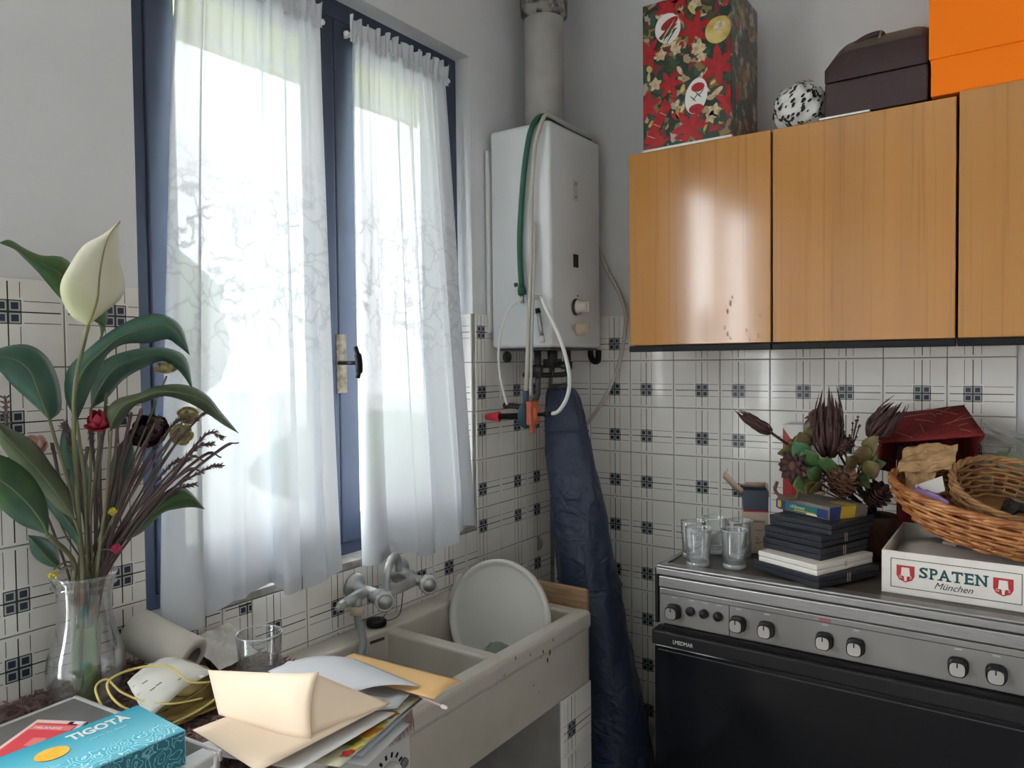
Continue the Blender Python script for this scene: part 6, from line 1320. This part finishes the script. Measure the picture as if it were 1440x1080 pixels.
# papers
MANIL = mat('manila_card', (.82, .66, .50), .7, col2=(.78, .62, .46), nscale=5); ENVOR = mat('manila_envelope', (.72, .45, .19), .65); BLUESH = mat('pale_blue_paper', (.46,.56,.60), .5); MAGA = mat('magazine_print', (.60,.60,.55), .35, col2=(.52,.50,.34), nscale=16, lo=.45, hi=.55); MAUVE = mat('mauve_print', (.18,.14,.15), .4, col2=(.35,.27,.28), nscale=30)
PG = 'papers piled on the washing machine'
def paper(label, c4, mt, bow=(0,0,0), name='paper_sheet', cat='paper', n=10, thick=.0007):
    a, b, c_, d = [Vector(q) for q in c4]; bow = Vector(bow); m = MB(); rows = []
    for i in range(n+1): rows.append([a.lerp(b, i/n).lerp(d.lerp(c_, i/n), j/n) + bow*math.sin(math.pi*i/n) for j in range(n+1)])
    m.grid(rows, 0, True, thick); return single(name, m, mt, label, cat, PG)
paper('white sheet at the very bottom of the paper pile, hanging over the machine front', [(.420,-1.56,.7395), (.460,-1.36,.7395), (.600,-1.375,.742), (.632,-1.500,.742)], PAPERW)
paper('pale blue sheet sticking out over the sink side of the pile', [(.42,-1.56,.7425), (.40,-1.36,.7425), (.585,-1.315,.764), (.630,-1.505,.758)], BLUESH)
paper('glossy mauve leaflet low in the paper pile', [(.41,-1.58,.746), (.39,-1.37,.746), (.592,-1.325,.768), (.622,-1.51,.763)], MAUVE)
mg = paper('magazine page with orange and green flowers in the paper pile', [(.43,-1.60,.7495), (.40,-1.39,.7495), (.598,-1.35,.774), (.640,-1.555,.768)], MAGA, name='magazine')
q = MB(); random.seed(70)
def mgp(u, v): a, b, c_, d = [Vector(t) for t in ((.43,-1.60,.7495), (.40,-1.39,.7495), (.598,-1.35,.774), (.640,-1.555,.768))]; return a.lerp(b, u).lerp(d.lerp(c_, u), v) + Vector((0,0,.0008))
for (u, v, r, mi) in ((.45,.92,.020,0), (.55,.93,.014,1), (.38,.95,.013,1), (.50,.84,.016,2), (.62,.88,.015,2), (.25,.95,.012,1), (.3,.88,.014,2), (.15,.95,.010,3), (.7,.94,.012,0)):
    c = mgp(u, v); q.prism([c + Vector((r*math.cos(2*math.pi*k/10)*(1 if k % 2 else .7), 1.3*r*math.sin(2*math.pi*k/10)*(1 if k % 2 else .7), .13*r*math.cos(2*math.pi*k/10)+.0003*mi)) for k in range(10)], (0,0,.0003), mi)
part('flower_print', q, [mat('print_orange', (.52,.20,.02), .4), mat('print_yellow', (.60,.48,.08), .4), mat('print_olive', (.20,.20,.04), .4), PRED], mg)
paper('white sheet just under the manila folder', [(.40,-1.635,.756), (.44,-1.42,.756), (.612,-1.42,.781), (.612,-1.600,.776)], PAPERW)
paper('grey-white sheet with its side bent up, under the folded manila folder', [(.40,-1.56,.760), (.38,-1.36,.764), (.560,-1.295,.778), (.606,-1.41,.783)], PAPERG)
paper('plain orange-brown manila envelope reaching over the sink', [(.400,-1.37,.780), (.402,-1.306,.789), (.638,-1.292,.790), (.642,-1.365,.789)], ENVOR, (0,0,.004), 'envelope', 'envelope')
paper('small white envelope corner near the edge of the pile', [(.50,-1.50,.785), (.49,-1.42,.787), (.575,-1.405,.789), (.590,-1.465,.787)], PRINTP, name='envelope', cat='envelope')
paper('white sheet next to the drinking glass', [(.335,-1.50,.770), (.358,-1.415,.802), (.44,-1.375,.800), (.46,-1.46,.785)], PAPERW)
m = MB(); rows = []
A_, B_, C_, D_ = Vector((.372,-1.468,.806)), Vector((.455,-1.352,.806)), Vector((.604,-1.352,.795)), Vector((.52,-1.450,.793))
for i in range(13):
    rows.append([A_.lerp(B_, i/12).lerp(D_.lerp(C_, i/12), j/12) + Vector((0,0,.014*math.sin(math.pi*i/12)*(1-.3*j/12))) for j in range(13)])
m.grid(rows, 0, True, .0007); single('paper_sheet', m, PAPERG, 'large curved pale grey sheet behind the manila folder', 'paper', PG)
# manila folder: lower leaf and an upper leaf curled over
mf = root('manila_folder', 'open manila folder with its cover curled up on top of the paper pile', 'folder', (.5, -1.54, .789), PG)
m = MB(); q4 = [Vector(t) for t in ((.420,-1.632,.7895), (.590,-1.648,.7895), (.600,-1.418,.7925), (.447,-1.425,.7925))]
m.grid([[q4[0].lerp(q4[1], i/8).lerp(q4[3].lerp(q4[2], i/8), j/8) for j in range(9)] for i in range(9)], 0, True, .0012); part('lower_leaf', m, MANIL, mf)
m = MB(); rows = []; Pa, Pb = Vector((.412,-1.585,.791)), Vector((.584,-1.566,.791))
for i in range(17):                                       # cover standing up, its free edge curling back
    s_ = i/16; b = Pa.lerp(Pb, s_); h = lerp(.050, .076, s_); cu_ = max(0, (s_-.72)/.28)**2
    rows.append([b + Vector((-.02*v - .03*v*(1-s_) - .012*cu_*math.sin(math.pi*.9*v), .016*v + .02*v*s_ + .010*cu_, h*v)) for v in [k/10 for k in range(11)]])
m.grid(rows, 0, True, .0012); part('upper_leaf', m, MANIL, mf)
m = MB(); E0, E1 = Vector((.574,-1.548,.7915)), Vector((.604,-1.422,.7950)); T0, T1 = Vector((.553,-1.522,.864)), Vector((.596,-1.428,.7975))
m.grid([[E0.lerp(E1, i/10).lerp(T0.lerp(T1, i/10), j/8) + Vector((-.006*math.sin(math.pi*j/8)*(1-i/10), 0, 0)) for j in range(9)] for i in range(11)], 0, True, .0012); part('back_leaf', m, MANIL, mf)
pn = root('cotton_swab', 'thin pale stick with a white tip poking out of the paper pile', 'stick', (.63, -1.345, .775), PG)
m = MB(); m.cyl((.575,-1.345,.776), (.643,-1.347,.771), .0017, 8); part('stick', m, PINKP, pn)
m = MB(); m.lathe([(0,0), (.003,.002), (.0036,.007), (.003,.012), (0,.014)], (.640,-1.347,.7712), 10, ax=(1,0,-.07)); part('tip', m, PAPERW, pn)

for o in bpy.data.objects:
    if '_o' in o: del o['_o']
